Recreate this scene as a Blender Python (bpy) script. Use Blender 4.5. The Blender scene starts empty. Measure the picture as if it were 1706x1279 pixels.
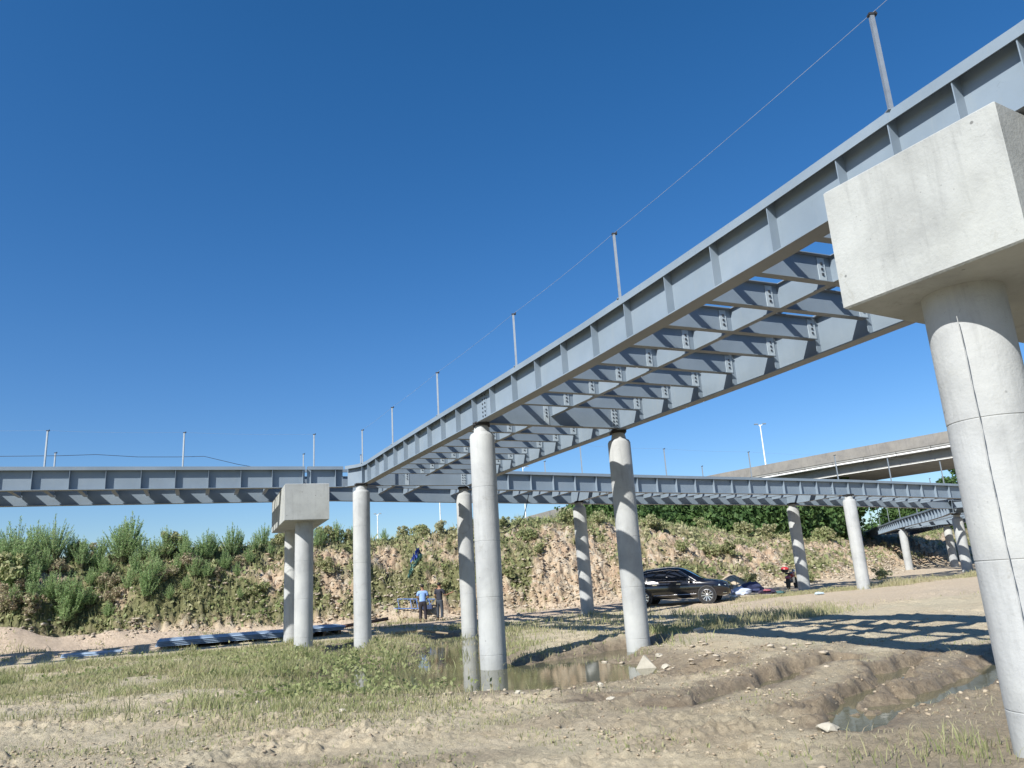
import bpy, bmesh, math, random
import numpy as np
from mathutils import Vector, Matrix
C = bpy.context.scene.collection
R_ = math.radians
# ------------------------------------------------------------------ camera
W, H, F, CZ = 1706, 1279, 1281.0, 1.8
up = np.array([549 - W/2, -4275 - H/2, F]); up /= np.linalg.norm(up)
fw = np.array([0, 0, 1.0]) - up*up[2]; fw /= np.linalg.norm(fw)
rt = np.cross(fw, up)
RM = np.stack([rt, fw, up])
def ray(px, py):
    d = RM @ np.array([px - W/2, py - H/2, F]); return d/d[1]
def atz(px, py, z):
    d = ray(px, py); return d*((z - CZ)/d[2]) + [0, 0, CZ]
def aty(px, py, y):
    return ray(px, py)*y + [0, 0, CZ]
cam = bpy.data.objects.new('camera', bpy.data.cameras.new('camera')); C.objects.link(cam)
cam.data.sensor_fit = 'HORIZONTAL'; cam.data.sensor_width = 36; cam.data.lens = F/W*36
cam.data.clip_start = 0.05; cam.data.clip_end = 8000
cx, cy, cz = RM @ [1, 0, 0], RM @ [0, -1, 0], RM @ [0, 0, -1]
M = Matrix.Identity(4)
for i in range(3):
    M[i][0], M[i][1], M[i][2] = cx[i], cy[i], cz[i]
M[2][3] = CZ
cam.matrix_world = M
bpy.context.scene.camera = cam
# ------------------------------------------------------------------ sky, sun, exposure
SUN_EL, SUN_H = R_(39), (-0.618, -0.786)
w = bpy.data.worlds.new('World'); bpy.context.scene.world = w; w.use_nodes = True
nt = w.node_tree; nt.nodes.clear()
sky = nt.nodes.new('ShaderNodeTexSky'); sky.sky_type = 'NISHITA'; sky.sun_disc = False
sky.sun_elevation = SUN_EL; sky.sun_rotation = math.atan2(SUN_H[0], SUN_H[1])
sky.altitude = 0; sky.air_density = 1.0; sky.dust_density = 0.4; sky.ozone_density = 2.0
hs = nt.nodes.new('ShaderNodeHueSaturation'); hs.inputs['Saturation'].default_value = 1.36; hs.inputs['Hue'].default_value = 0.503
bg = nt.nodes.new('ShaderNodeBackground'); bg.inputs[1].default_value = 0.084
wo = nt.nodes.new('ShaderNodeOutputWorld')
nt.links.new(sky.outputs[0], hs.inputs['Color']); 
geo = nt.nodes.new('ShaderNodeTexCoord'); sx_ = nt.nodes.new('ShaderNodeSeparateXYZ'); nt.links.new(geo.outputs['Generated'], sx_.inputs[0])
rs_ = nt.nodes.new('ShaderNodeValToRGB'); els = rs_.color_ramp.elements
for pos_, col_ in ((0.0, (0.74, 0.84, 1.02)), (0.12, (0.82, 0.90, 1.06)), (0.3, (0.95, 0.99, 1.08)), (0.6, (1.0, 1.06, 1.10))):
    el_ = els.new(pos_) if pos_ not in (0.0, ) else els[0]
    el_.color = (*col_, 1)
els[-1].color = (1.0, 1.05, 1.0, 1)
nt.links.new(sx_.outputs[2], rs_.inputs[0])
ml_ = nt.nodes.new('ShaderNodeMix'); ml_.data_type = 'RGBA'; ml_.blend_type = 'MULTIPLY'; ml_.inputs[0].default_value = 1
nt.links.new(hs.outputs[0], ml_.inputs[6]); nt.links.new(rs_.outputs[0], ml_.inputs[7])
nt.links.new(ml_.outputs[2], bg.inputs[0]); nt.links.new(bg.outputs[0], wo.inputs[0])
sl = bpy.data.lights.new('sun', 'SUN'); sl.energy = 5.0; sl.angle = R_(0.5); sl.color = (1, 0.965, 0.905)
so = bpy.data.objects.new('sun', sl); C.objects.link(so); so.location = (0, 0, 50)
sd = Vector((SUN_H[0]*math.cos(SUN_EL), SUN_H[1]*math.cos(SUN_EL), math.sin(SUN_EL)))
so.rotation_euler = sd.to_track_quat('Z', 'Y').to_euler()
vs = bpy.context.scene.view_settings
vs.view_transform = 'Standard'; vs.look = 'None'; vs.exposure = 0.6; vs.gamma = 1.0
bpy.context.scene.cycles.max_bounces = 6
random.seed(7); rng = np.random.default_rng(7)

# ------------------------------------------------------------------ helpers
class MB:
    def __init__(s): s.v = []; s.f = []; s.mark = None
    def add(s, vs, fs):
        b = len(s.v); s.v += [tuple(map(float, p)) for p in vs]; s.f += [tuple(b+i for i in f) for f in fs]
    def box(s, c, half, ax=None):
        c = np.array(c, float)
        if ax is None: ax = np.eye(3)
        X, Y, Z = [np.array(a, float)*h for a, h in zip(ax, half)]
        P = [c+i*X+j*Y+k*Z for k in (-1, 1) for j in (-1, 1) for i in (-1, 1)]
        s.add(P, [(0,2,3,1),(4,5,7,6),(0,1,5,4),(2,6,7,3),(0,4,6,2),(1,3,7,5)])
    def prism(s, poly, ext, T=None):
        # poly: list of 3d pts, ext: vector
        n = len(poly); P = [np.array(p, float) for p in poly]; Q = [p+np.array(ext, float) for p in P]
        s.add(P+Q, [tuple(range(n))[::-1], tuple(range(n, 2*n))] + [(i, (i+1) % n, n+(i+1) % n, n+i) for i in range(n)])
    def sweep(s, path, o0, o1, z0, z1, nrm):
        # rectangular bar along plan path (x,y,z); offsets along nrm per point
        P = []
        for (x, y, z), (nx, ny) in zip(path, nrm):
            for o, dz in ((o0, z0), (o1, z0), (o1, z1), (o0, z1)):
                P.append((x+nx*o, y+ny*o, z+dz))
        n = len(path); Fs = [(0, 1, 2, 3), tuple(4*(n-1)+k for k in (3, 2, 1, 0))]
        for i in range(n-1):
            for k in range(4):
                a, b = 4*i+k, 4*i+(k+1) % 4
                Fs.append((a, a+4, b+4, b))
        s.add(P, Fs)
    def tube(s, pts, r, n=8, caps=True):
        pts = [np.array(p, float) for p in pts]
        if not hasattr(r, '__len__'): r = [r]*len(pts)
        P = []
        for i, p in enumerate(pts):
            t = pts[min(i+1, len(pts)-1)] - pts[max(i-1, 0)]; t /= np.linalg.norm(t)+1e-9
            a = np.cross(t, [0, 0, 1.0]); 
            if np.linalg.norm(a) < 1e-3: a = np.array([1.0, 0, 0])
            a /= np.linalg.norm(a); b = np.cross(t, a)
            for k in range(n):
                q = 2*math.pi*k/n; P.append(p + r[i]*(math.cos(q)*a+math.sin(q)*b))
        Fs = []
        for i in range(len(pts)-1):
            for k in range(n):
                Fs.append((i*n+k, i*n+(k+1) % n, (i+1)*n+(k+1) % n, (i+1)*n+k))
        if caps: Fs += [tuple(range(n))[::-1], tuple((len(pts)-1)*n+k for k in range(n))]
        s.add(P, Fs)
    def lathe(s, prof, c=(0, 0, 0), ax=None, n=32):
        c = np.array(c, float); ax = np.eye(3) if ax is None else np.array(ax, float)
        P = []
        for r, z in prof:
            for k in range(n):
                q = 2*math.pi*k/n; P.append(c+ax[0]*r*math.cos(q)+ax[1]*r*math.sin(q)+ax[2]*z)
        Fs = [(i*n+k, i*n+(k+1) % n, (i+1)*n+(k+1) % n, (i+1)*n+k) for i in range(len(prof)-1) for k in range(n)]
        Fs += [tuple(range(n))[::-1], tuple((len(prof)-1)*n+k for k in range(n))]
        s.add(P, Fs)
    def build(s, name, mat, parent=None, smooth=False, origin=None, angle=35, mat2=None):
        me = bpy.data.meshes.new(name); V = s.v
        if origin is not None: V = [tuple(np.array(v)-origin) for v in V]
        me.from_pydata(V, [], s.f); me.materials.append(mat); me.update()
        if s.mark is not None and mat2: me.materials.append(mat2); me.polygons.foreach_set('material_index', [0 if i < s.mark else 1 for i in range(len(s.f))])
        bm = bmesh.new(); bm.from_mesh(me); bmesh.ops.recalc_face_normals(bm, faces=bm.faces); bm.to_mesh(me); bm.free()
        if smooth:
            me.polygons.foreach_set('use_smooth', [True]*len(me.polygons))
            me.set_sharp_from_angle(angle=R_(angle))
        o = bpy.data.objects.new(name, me); C.objects.link(o)
        if origin is not None: o.location = origin
        if parent: o.parent = parent
        return o
def tag(o, label=None, cat=None, group=None, kind=None):
    if label: o['label'] = label
    if cat: o['category'] = cat
    if group: o['group'] = group
    if kind: o['kind'] = kind
    return o
def empty(name, loc, label, cat, group=None, rz=0):
    o = bpy.data.objects.new(name, None); C.objects.link(o); o.location = loc; o.rotation_euler = (0, 0, rz)
    o.empty_display_size = 0.2
    return tag(o, label, cat, group)
def copy_tree(o, parent=None):
    c = o.copy(); C.objects.link(c); c.parent = parent
    for ch in o.children: copy_tree(ch, c)
    return c
def npmesh(name, V, faces_flat, loop_start, mat, attrs=None, smooth=False):
    me = bpy.data.meshes.new(name)
    me.vertices.add(len(V)); me.vertices.foreach_set('co', V.astype(np.float32).ravel())
    me.loops.add(len(faces_flat)); me.loops.foreach_set('vertex_index', faces_flat.astype(np.int32))
    me.polygons.add(len(loop_start)); me.polygons.foreach_set('loop_start', loop_start.astype(np.int32))
    me.update(calc_edges=True)
    if smooth: me.polygons.foreach_set('use_smooth', np.ones(len(loop_start), bool))
    for k, a in (attrs or {}).items():
        at = me.attributes.new(k, 'FLOAT', 'POINT'); at.data.foreach_set('value', a.astype(np.float32))
    me.materials.append(mat)
    o = bpy.data.objects.new(name, me); C.objects.link(o)
    return o
def hashn(ix, iy, s):
    h = (ix.astype(np.int64)*374761393 + iy.astype(np.int64)*668265263 + s*974634777) & 0xffffffff
    h = ((h ^ (h >> 13))*1274126177) & 0xffffffff
    h = ((h ^ (h >> 15))*2246822519) & 0xffffffff
    return ((h ^ (h >> 16)) & 0xffffff)/float(0xffffff)
def vn(x, y, s=0):
    ix, iy = np.floor(x), np.floor(y); fx, fy = x-ix, y-iy
    fx = fx*fx*(3-2*fx); fy = fy*fy*(3-2*fy)
    a, b = hashn(ix, iy, s), hashn(ix+1, iy, s); c, d = hashn(ix, iy+1, s), hashn(ix+1, iy+1, s)
    return (a+(b-a)*fx)*(1-fy)+(c+(d-c)*fx)*fy
def fbm(x, y, o=4, s=0, g=0.5):
    r = 0; a = 1; t = 0
    for i in range(o):
        r = r+a*vn(x+i*7.3, y+i*3.1, s+i); t += a; a *= g; x, y = x*0.8*2-y*0.6*2, x*0.6*2+y*0.8*2
    return r/t
def sst(a, b, x):
    t = np.clip((x-a)/(b-a), 0, 1); return t*t*(3-2*t)

# ------------------------------------------------------------------ materials
def newmat(name):
    m = bpy.data.materials.new(name); m.use_nodes = True
    return m, m.node_tree, m.node_tree.nodes['Principled BSDF']
def N(nt, t, **k):
    n = nt.nodes.new('ShaderNode'+t)
    for a, b in k.items(): setattr(n, a, b)
    return n
def ramp(nt, stops):
    r = N(nt, 'ValToRGB'); e = r.color_ramp.elements
    while len(e) < len(stops): e.new(0.5)
    for el, (p, c) in zip(e, stops): el.position = p; el.color = (*c, 1) if len(c) == 3 else c
    return r
def noise(nt, scale, detail=4, rough=0.55, vec=None, dist=0):
    n = N(nt, 'TexNoise'); n.inputs['Scale'].default_value = scale; n.inputs['Detail'].default_value = detail
    n.inputs['Roughness'].default_value = rough; n.inputs['Distortion'].default_value = dist
    if vec: nt.links.new(vec, n.inputs['Vector'])
    return n
def mix(nt, fac, a, b, mode='MIX'):
    m = N(nt, 'Mix', data_type='RGBA', blend_type=mode)
    for s, v in ((0, fac), (6, a), (7, b)):
        if hasattr(v, 'is_linked') or hasattr(v, 'links'): nt.links.new(v, m.inputs[s])
        else: m.inputs[s].default_value = v if s == 0 else (*v, 1)
    return m.outputs[2]
def simple(name, col, rough=0.6, metal=0, var=0.15, scale=6, bump=0.0, bscale=40, spec=0.5, coat=0):
    m, nt, p = newmat(name)
    g = N(nt, 'NewGeometry'); tc = N(nt, 'TexCoord')
    n = noise(nt, scale, 5, 0.6, tc.outputs['Object'])
    r = ramp(nt, [(0.3, tuple(c*(1-var) for c in col)), (0.7, tuple(min(1, c*(1+var)) for c in col))])
    nt.links.new(n.outputs[0], r.inputs[0]); nt.links.new(r.outputs[0], p.inputs['Base Color'])
    p.inputs['Roughness'].default_value = rough; p.inputs['Metallic'].default_value = metal
    p.inputs['Specular IOR Level'].default_value = spec; p.inputs['Coat Weight'].default_value = coat
    if bump:
        n2 = noise(nt, bscale, 4, 0.6, tc.outputs['Object']); b = N(nt, 'Bump'); b.inputs['Strength'].default_value = bump
        b.inputs['Distance'].default_value = 0.02
        nt.links.new(n2.outputs[0], b.inputs['Height']); nt.links.new(b.outputs[0], p.inputs['Normal'])
    return m
def steel_mat():
    m, nt, p = newmat('painted_steel')
    g = N(nt, 'NewGeometry')
    n = noise(nt, 0.9, 5, 0.6, g.outputs['Position'])
    r = ramp(nt, [(0.3, (0.175, 0.22, 0.265)), (0.55, (0.20, 0.25, 0.30)), (0.75, (0.23, 0.28, 0.33))])
    nt.links.new(n.outputs[0], r.inputs[0])
    mp = N(nt, 'Mapping'); mp.inputs['Scale'].default_value = (6, 6, 0.7); nt.links.new(g.outputs['Position'], mp.inputs[0])
    n2 = noise(nt, 2, 6, 0.7, mp.outputs[0]); r2 = ramp(nt, [(0.55, (0, 0, 0)), (0.8, (0.35, 0.35, 0.35))])
    nt.links.new(n2.outputs[0], r2.inputs[0])
    col = mix(nt, r2.outputs[0], r.outputs[0], (0.26, 0.28, 0.28))
    n4 = noise(nt, 7, 8, 0.75, g.outputs['Position'], 1.0); r4 = ramp(nt, [(0.62, (0, 0, 0)), (0.70, (0.4,)*3)]); nt.links.new(n4.outputs[0], r4.inputs[0])
    col = mix(nt, r4.outputs[0], col, (0.11, 0.14, 0.16))
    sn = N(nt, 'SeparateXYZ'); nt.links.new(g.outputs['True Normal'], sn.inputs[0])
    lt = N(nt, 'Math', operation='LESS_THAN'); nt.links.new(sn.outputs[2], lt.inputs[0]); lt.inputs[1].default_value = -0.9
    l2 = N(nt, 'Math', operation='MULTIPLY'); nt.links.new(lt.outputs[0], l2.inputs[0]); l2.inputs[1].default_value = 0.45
    col = mix(nt, l2.outputs[0], col, (0.20, 0.165, 0.14))  # down-facing undersides: brown ground bounce painted into the colour, along with weathered primer
    nt.links.new(col, p.inputs['Base Color'])
    p.inputs['Roughness'].default_value = 0.45; p.inputs['Specular IOR Level'].default_value = 0.4
    b = N(nt, 'Bump'); b.inputs['Strength'].default_value = 0.08; b.inputs['Distance'].default_value = 0.05
    n3 = noise(nt, 2.5, 2, 0.5, g.outputs['Position']); nt.links.new(n3.outputs[0], b.inputs['Height']); nt.links.new(b.outputs[0], p.inputs['Normal'])
    return m
def concrete_mat(name, base, streak=1.0, warm=0.0):
    m, nt, p = newmat(name)
    g = N(nt, 'NewGeometry'); pos = g.outputs['Position']
    n = noise(nt, 1.3, 7, 0.62, pos, 0.3)
    c0 = tuple(c*0.80 for c in base); c1 = base; c2 = tuple(min(1, c*1.13) for c in base)
    r = ramp(nt, [(0.3, c0), (0.5, c1), (0.7, c2)]); nt.links.new(n.outputs[0], r.inputs[0])
    mp = N(nt, 'Mapping'); mp.inputs['Scale'].default_value = (5, 5, 0.5); nt.links.new(pos, mp.inputs[0])
    n2 = noise(nt, 1.6, 7, 0.7, mp.outputs[0], 0.2); r2 = ramp(nt, [(0.52, (0, 0, 0)), (0.78, (0.5*streak,)*3)])
    nt.links.new(n2.outputs[0], r2.inputs[0])
    col = mix(nt, r2.outputs[0], r.outputs[0], tuple(c*0.55 for c in base))
    n3 = noise(nt, 3.2, 6, 0.75, pos, 0.8); r3 = ramp(nt, [(0.6, (0, 0, 0)), (0.68, (0.45,)*3)])
    nt.links.new(n3.outputs[0], r3.inputs[0])
    col = mix(nt, r3.outputs[0], col, (base[0]*0.66, base[1]*0.62, base[2]*0.55))
    v = N(nt, 'TexVoronoi'); v.inputs['Scale'].default_value = 3.0; nt.links.new(pos, v.inputs['Vector'])
    r4 = ramp(nt, [(0.035, (1, 1, 1)), (0.06, (0, 0, 0))]); nt.links.new(v.outputs['Distance'], r4.inputs[0])
    nj = noise(nt, 25, 3, 0.6, pos)
    v2 = N(nt, 'TexVoronoi'); v2.inputs['Scale'].default_value = 11.0; nt.links.new(pos, v2.inputs['Vector']); rv = ramp(nt, [(0.05, (0.8,)*3), (0.10, (0, 0, 0))]); nt.links.new(v2.outputs['Distance'], rv.inputs[0])
    nm_ = noise(nt, 2.0, 3, 0.6, pos); rm_ = ramp(nt, [(0.5, (0,)*3), (0.6, (1,)*3)]); nt.links.new(nm_.outputs[0], rm_.inputs[0]); pv = mix(nt, 1.0, rv.outputs[0], rm_.outputs[0], 'MULTIPLY'); col = mix(nt, pv, col, tuple(c*0.5 for c in base))
    
    col = mix(nt, r4.outputs[0], col, tuple(c*0.45 for c in base))
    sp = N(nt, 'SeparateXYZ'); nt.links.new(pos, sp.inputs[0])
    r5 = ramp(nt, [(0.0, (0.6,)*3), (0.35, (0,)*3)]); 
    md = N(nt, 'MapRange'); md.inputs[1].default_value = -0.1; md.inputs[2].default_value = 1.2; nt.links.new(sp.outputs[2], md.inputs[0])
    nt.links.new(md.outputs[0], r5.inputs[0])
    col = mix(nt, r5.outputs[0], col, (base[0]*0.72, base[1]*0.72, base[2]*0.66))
    n6 = noise(nt, 9, 7, 0.8, pos, 2.2); r6 = ramp(nt, [(0.60, (0, 0, 0)), (0.66, (0.5,)*3)]); nt.links.new(n6.outputs[0], r6.inputs[0])
    col = mix(nt, r6.outputs[0], col, tuple(c*0.6 for c in base))
    n7 = noise(nt, 0.7, 4, 0.6, pos, 0.5); r7 = ramp(nt, [(0.45, (0, 0, 0)), (0.65, (0.5,)*3)]); nt.links.new(n7.outputs[0], r7.inputs[0])
    col = mix(nt, r7.outputs[0], col, (base[0]*1.25, base[1]*1.24, base[2]*1.18))
    nt.links.new(col, p.inputs['Base Color']); p.inputs['Roughness'].default_value = 0.85; p.inputs['Specular IOR Level'].default_value = 0.25
    b = N(nt, 'Bump'); b.inputs['Strength'].default_value = 0.35; b.inputs['Distance'].default_value = 0.015
    ad = N(nt, 'Math', operation='ADD'); nt.links.new(nj.outputs[0], ad.inputs[0]); nt.links.new(n.outputs[0], ad.inputs[1])
    nt.links.new(ad.outputs[0], b.inputs['Height']); nt.links.new(b.outputs[0], p.inputs['Normal'])
    return m
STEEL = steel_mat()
CONC = concrete_mat('pier_concrete', (0.37, 0.382, 0.382), 1.0)
CONC2 = concrete_mat('smooth_cap_concrete', (0.345, 0.358, 0.348), 1.0)
CONC_OLD = concrete_mat('weathered_concrete', (0.215, 0.205, 0.19), 1.4)
CONC_SOF = concrete_mat('overpass_concrete', (0.27, 0.27, 0.26), 0.8)
PLATE = simple('pale_primer_steel', (0.36, 0.42, 0.46), 0.5, 0, 0.15, 12)
GALV = simple('galvanised_steel', (0.32, 0.35, 0.37), 0.4, 0.5)
DARK = simple('dark_rubber', (0.02, 0.02, 0.022), 0.7)
BOLT = simple('bolt_steel', (0.03, 0.035, 0.045), 0.5)
WHITE = simple('white_paint', (0.75, 0.75, 0.73), 0.5)
WIRE = simple('wire_steel', (0.32, 0.36, 0.42), 0.5, 0.3)

def leaf_mat(name, stops, trans=0.25):
    m, nt, p = newmat(name)
    a = N(nt, 'Attribute', attribute_name='rnd')
    g = N(nt, 'NewGeometry'); n = noise(nt, 0.35, 3, 0.6, g.outputs['Position'])
    ad = N(nt, 'Math', operation='MULTIPLY_ADD'); nt.links.new(a.outputs['Fac'], ad.inputs[0]); ad.inputs[1].default_value = 0.55
    m2 = N(nt, 'Math', operation='MULTIPLY_ADD'); nt.links.new(n.outputs[0], m2.inputs[0]); m2.inputs[1].default_value = 0.9; m2.inputs[2].default_value = -0.22
    nt.links.new(m2.outputs[0], ad.inputs[2])
    r = ramp(nt, stops); nt.links.new(ad.outputs[0], r.inputs[0])
    nt.links.new(r.outputs[0], p.inputs['Base Color']); p.inputs['Roughness'].default_value = 0.6
    p.inputs['Specular IOR Level'].default_value = 0.25
    tr = N(nt, 'BsdfTranslucent'); nt.links.new(r.outputs[0], tr.inputs[0])
    ms = N(nt, 'MixShader'); ms.inputs[0].default_value = trans
    out = nt.nodes['Material Output']
    nt.links.new(p.outputs[0], ms.inputs[1]); nt.links.new(tr.outputs[0], ms.inputs[2]); nt.links.new(ms.outputs[0], out.inputs[0])
    return m
GRASS = leaf_mat('grass_blades', [(0.1, (0.20, 0.24, 0.09)), (0.38, (0.29, 0.33, 0.14)), (0.62, (0.40, 0.39, 0.21)), (0.9, (0.52, 0.46, 0.31))], 0.45)
SCRUB = leaf_mat('scrub_leaves', [(0.05, (0.13, 0.18, 0.07)), (0.35, (0.27, 0.32, 0.14)), (0.6, (0.40, 0.40, 0.21)), (0.85, (0.50, 0.45, 0.30))], 0.4)
FEATHER = leaf_mat('feathery_leaves', [(0.1, (0.26, 0.40, 0.16)), (0.5, (0.38, 0.53, 0.24)), (0.9, (0.52, 0.60, 0.32))], 0.5)
BROWN = leaf_mat('dried_leaves', [(0.1, (0.26, 0.20, 0.14)), (0.45, (0.38, 0.31, 0.22)), (0.7, (0.40, 0.40, 0.23)), (0.95, (0.52, 0.43, 0.32))], 0.35)
WOODS = leaf_mat('thicket_leaves', [(0.1, (0.03, 0.07, 0.025)), (0.45, (0.07, 0.13, 0.04)), (0.75, (0.12, 0.19, 0.06)), (0.95, (0.20, 0.26, 0.10))])

# ------------------------------------------------------------------ terrain
BX = [-90, -60, -30, -22, -16, -8, -1, 5, 10, 18, 25, 33, 45, 80, 140]
BY0 = [5, 18, 30.5, 33.2, 36.0, 39.6, 41.5, 42.8, 44.5, 48.5, 55, 68.5, 77, 95, 130]
BY1 = [10, 23, 35.5, 38.3, 41.0, 45.0, 47.5, 50.5, 54, 60, 72, 86, 94, 115, 160]
BZ = [4.2, 4.2, 4.0, 4.0, 4.1, 4.3, 5.0, 5.2, 4.5, 3.3, 3.6, 3.9, 4.2, 4.5, 4.5]
def seg_d(x, y, L):
    d = np.full(np.shape(x), 1e9)
    for (ax, ay), (bx, by) in zip(L[:-1], L[1:]):
        dx, dy = bx-ax, by-ay; t = np.clip(((x-ax)*dx+(y-ay)*dy)/(dx*dx+dy*dy), 0, 1)
        d = np.minimum(d, np.hypot(x-ax-t*dx, y-ay-t*dy))
    return d
def vcoord(x, y): return (y-28-0.42*(x+6.4))*0.922
RIDGES = [([(0.2, 10.2), (0.9, 10.9), (2.3, 12.2), (4.3, 14.3), (6.3, 16.2)], 0.17, 0.20),
          ([(1.3, 8.45), (2.1, 8.95), (3.0, 9.35)], 0.13, 0.17),
          ([(3.0, 9.35), (4.1, 10.9), (5.5, 12.5), (7.4, 14.2)], 0.14, 0.20),
          ([(4.1, 9.2), (5.2, 10.2), (7.6, 12.4), (9, 13.6)], 0.07, 0.25),
          ([(0.9, 12.9), (3.2, 14.7), (5.0, 16.6)], 0.09, 0.28),
          ([(-0.6, 8.4), (-1.4, 8.0), (-3.0, 8.5)], 0.05, 0.2)]
RUTS = [([(3.45, 9.2), (3.95, 9.7), (5.0, 10.75), (7.0, 12.65), (9.5, 15)], 0.28, 0.40),
        ([(3.75, 10.3), (4.65, 11.6), (6.0, 13.3), (7.0, 14.4)], 0.22, 0.28),
        ([(1.9, 11.1), (2.8, 12.0), (4.3, 13.6), (5.6, 14.8)], 0.20, 0.26),
        ([(0.95, 12.2), (1.75, 12.35)], 0.30, 0.26),
        ([(0.6, 13.9), (1.5, 14.4), (2.6, 14.9), (3.3, 15.3)], 0.34, 0.45)]
POND = [([(-3.4, 17.8), (-2.0, 16.4), (-0.5, 16.0), (0.8, 16.6)], 2.1), ([(-1.3, 17), (-2.1, 22), (-2.3, 30)], 1.4), ([(0, 17.5), (1.4, 19.0), (2.7, 20.5)], 0.95),
        ([(-3.5, 18), (-5.5, 23), (-6.2, 28)], 0.8)]
def terrain(x, y, fine=True):
    x = np.asarray(x, float); y = np.asarray(y, float)
    v = vcoord(x, y)
    by0 = np.interp(x, BX, BY0); by1 = np.interp(x, BX, BY1); bz = np.interp(x, BX, BZ)
    wob = (fbm(x*0.35, y*0.1, 3, 11)-0.5)*2.2
    t = np.clip((y+wob-by0)/(by1-by0), 0, 1)
    lo = 0.13+0.026*np.maximum(x+2, 0)*sst(12, 22, y)*(1-0.5*sst(20, 60, x)) + 0.022*np.clip(v, 0, 12)*(1-0.6*sst(10, 30, x))
    prof = 1-(1-t)**1.55
    bank = sst(0.0, 0.12, t)
    z = lo+bz*prof
    n1 = fbm(x*0.55, y*0.55, 5, 3)-0.5
    z = z+n1*1.15*bank*(1-0.6*sst(0.85, 1.0, t))
    gul = np.abs(fbm(x*0.8+y*0.45+1.2*fbm(x*0.5, y*0.5, 3, 23), y*0.3, 4, 21)-0.5)
    z = z-np.clip(0.10-gul, 0, 1)*1.7*bank*np.exp(-((x-3.5)/6)**2)*sst(0, 0.3, t)*(1-sst(0.75, 1, t))
    berm = np.exp(-((y-(by0-0.6))/0.8)**2)*0.45*sst(-13, -17, x)*(0.4+1.2*fbm(x*0.8, y*0.8, 3, 5))
    z = z+berm+np.exp(-((x+21.3)/1.6)**2-((y-32.4)/1.0)**2)*0.55
    z = z+0.95*np.exp(-((x-11.3)/1.25)**2-((y-43.6)/1.2)**2)*(0.8+0.4*fbm(x*1.5, y*1.5, 3, 24))
    z = z-np.clip(y-by1-6, 0, 60)*0.03*(1-sst(5, 20, x))
    flat = 1-bank
    z = z+flat*(fbm(x*0.4, y*0.4, 3, 8)-0.5)*0.16*sst(8, 14, y)
    wet = np.zeros_like(z); pw = np.zeros_like(z)
    jx = x+(fbm(x*1.4, y*1.4, 3, 31)-0.5)*0.7; jy = y+(fbm(x*1.4, y*1.4, 3, 32)-0.5)*0.7
    near = (y < 34) & (y > 4) & (np.abs(x) < 14)
    if np.any(near):
        X, Y = jx[near], jy[near]; zz = z[near]; ww = wet[near]
        for L, r in POND:
            k = sst(r*1.25, r*0.55, seg_d(X, Y, L)); zz = zz*(1-k)+(-0.10)*k; ww = np.maximum(ww, sst(r*1.7, r*0.9, seg_d(X, Y, L)))
        cl = fbm(x[near]*5, y[near]*5, 4, 41)
        for L, h, r in RIDGES:
            k = np.exp(-(seg_d(X, Y, L)/r)**2); zz = zz+k*h*0.45*(0.5+1.0*cl)+k*0.10*(fbm(x[near]*9, y[near]*9, 4, 43, 0.65)-0.5)
            ww = np.maximum(ww, 0.55*sst(r*3, r*1.2, seg_d(X, Y, L)))
        for L, h, r in RUTS:
            d = seg_d(X, Y, L); k = sst(r*1.25, r*0.45, d); zz = zz*(1-k)+(-0.07)*k+0*h; ww = np.maximum(ww, sst(r*3.2, r*1.0, d))
        ww = np.maximum(ww, 0.7*sst(0.25, -0.6, (9.6-0.95*(X-3.6))*0+(Y-(7.2+0.95*(X-1.8))))*sst(2.0, 3.2, X)*sst(14.5, 12.5, Y))
        ww = np.maximum(ww, 0.45*sst(1.6, 0.6, seg_d(X, Y, [(1.5, 10.2), (4, 12.2), (6.5, 14)])))
        z[near] = zz; wet[near] = ww
    if fine:
        fr = sst(17, 11, y)+0.0
        cl = np.abs(fbm(x*3.1, y*3.1, 5, 51)-0.5)*2
        rough = 0.35+0.9*sst(0.45, 0.65, fbm(x*0.6, y*0.9, 3, 61))
        z = z+flat*(0.085*cl*rough*sst(60, 20, y)+0.05*(fbm(x*13, y*13, 4, 71, 0.6)-0.5)*sst(22, 10, y))*(1-0.35*wet)
        cl2 = np.clip(fbm(x*7, y*7, 3, 81)-0.56, 0, 1)
        z = z+flat*cl2*0.22*np.clip(rough-0.35, 0, 1)*sst(20, 12, y)
        rk = np.abs(fbm(x*2.1, y*2.1, 5, 91, 0.6)-0.5)
        z = z-bank*(np.clip(0.16-rk, 0, 1))*2.2+bank*(fbm(x*5, y*5, 3, 92)-0.5)*0.30
    return z, t, bank, wet, v
def hz(x, y): return float(terrain(np.array([x]), np.array([y]))[0][0])
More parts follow.
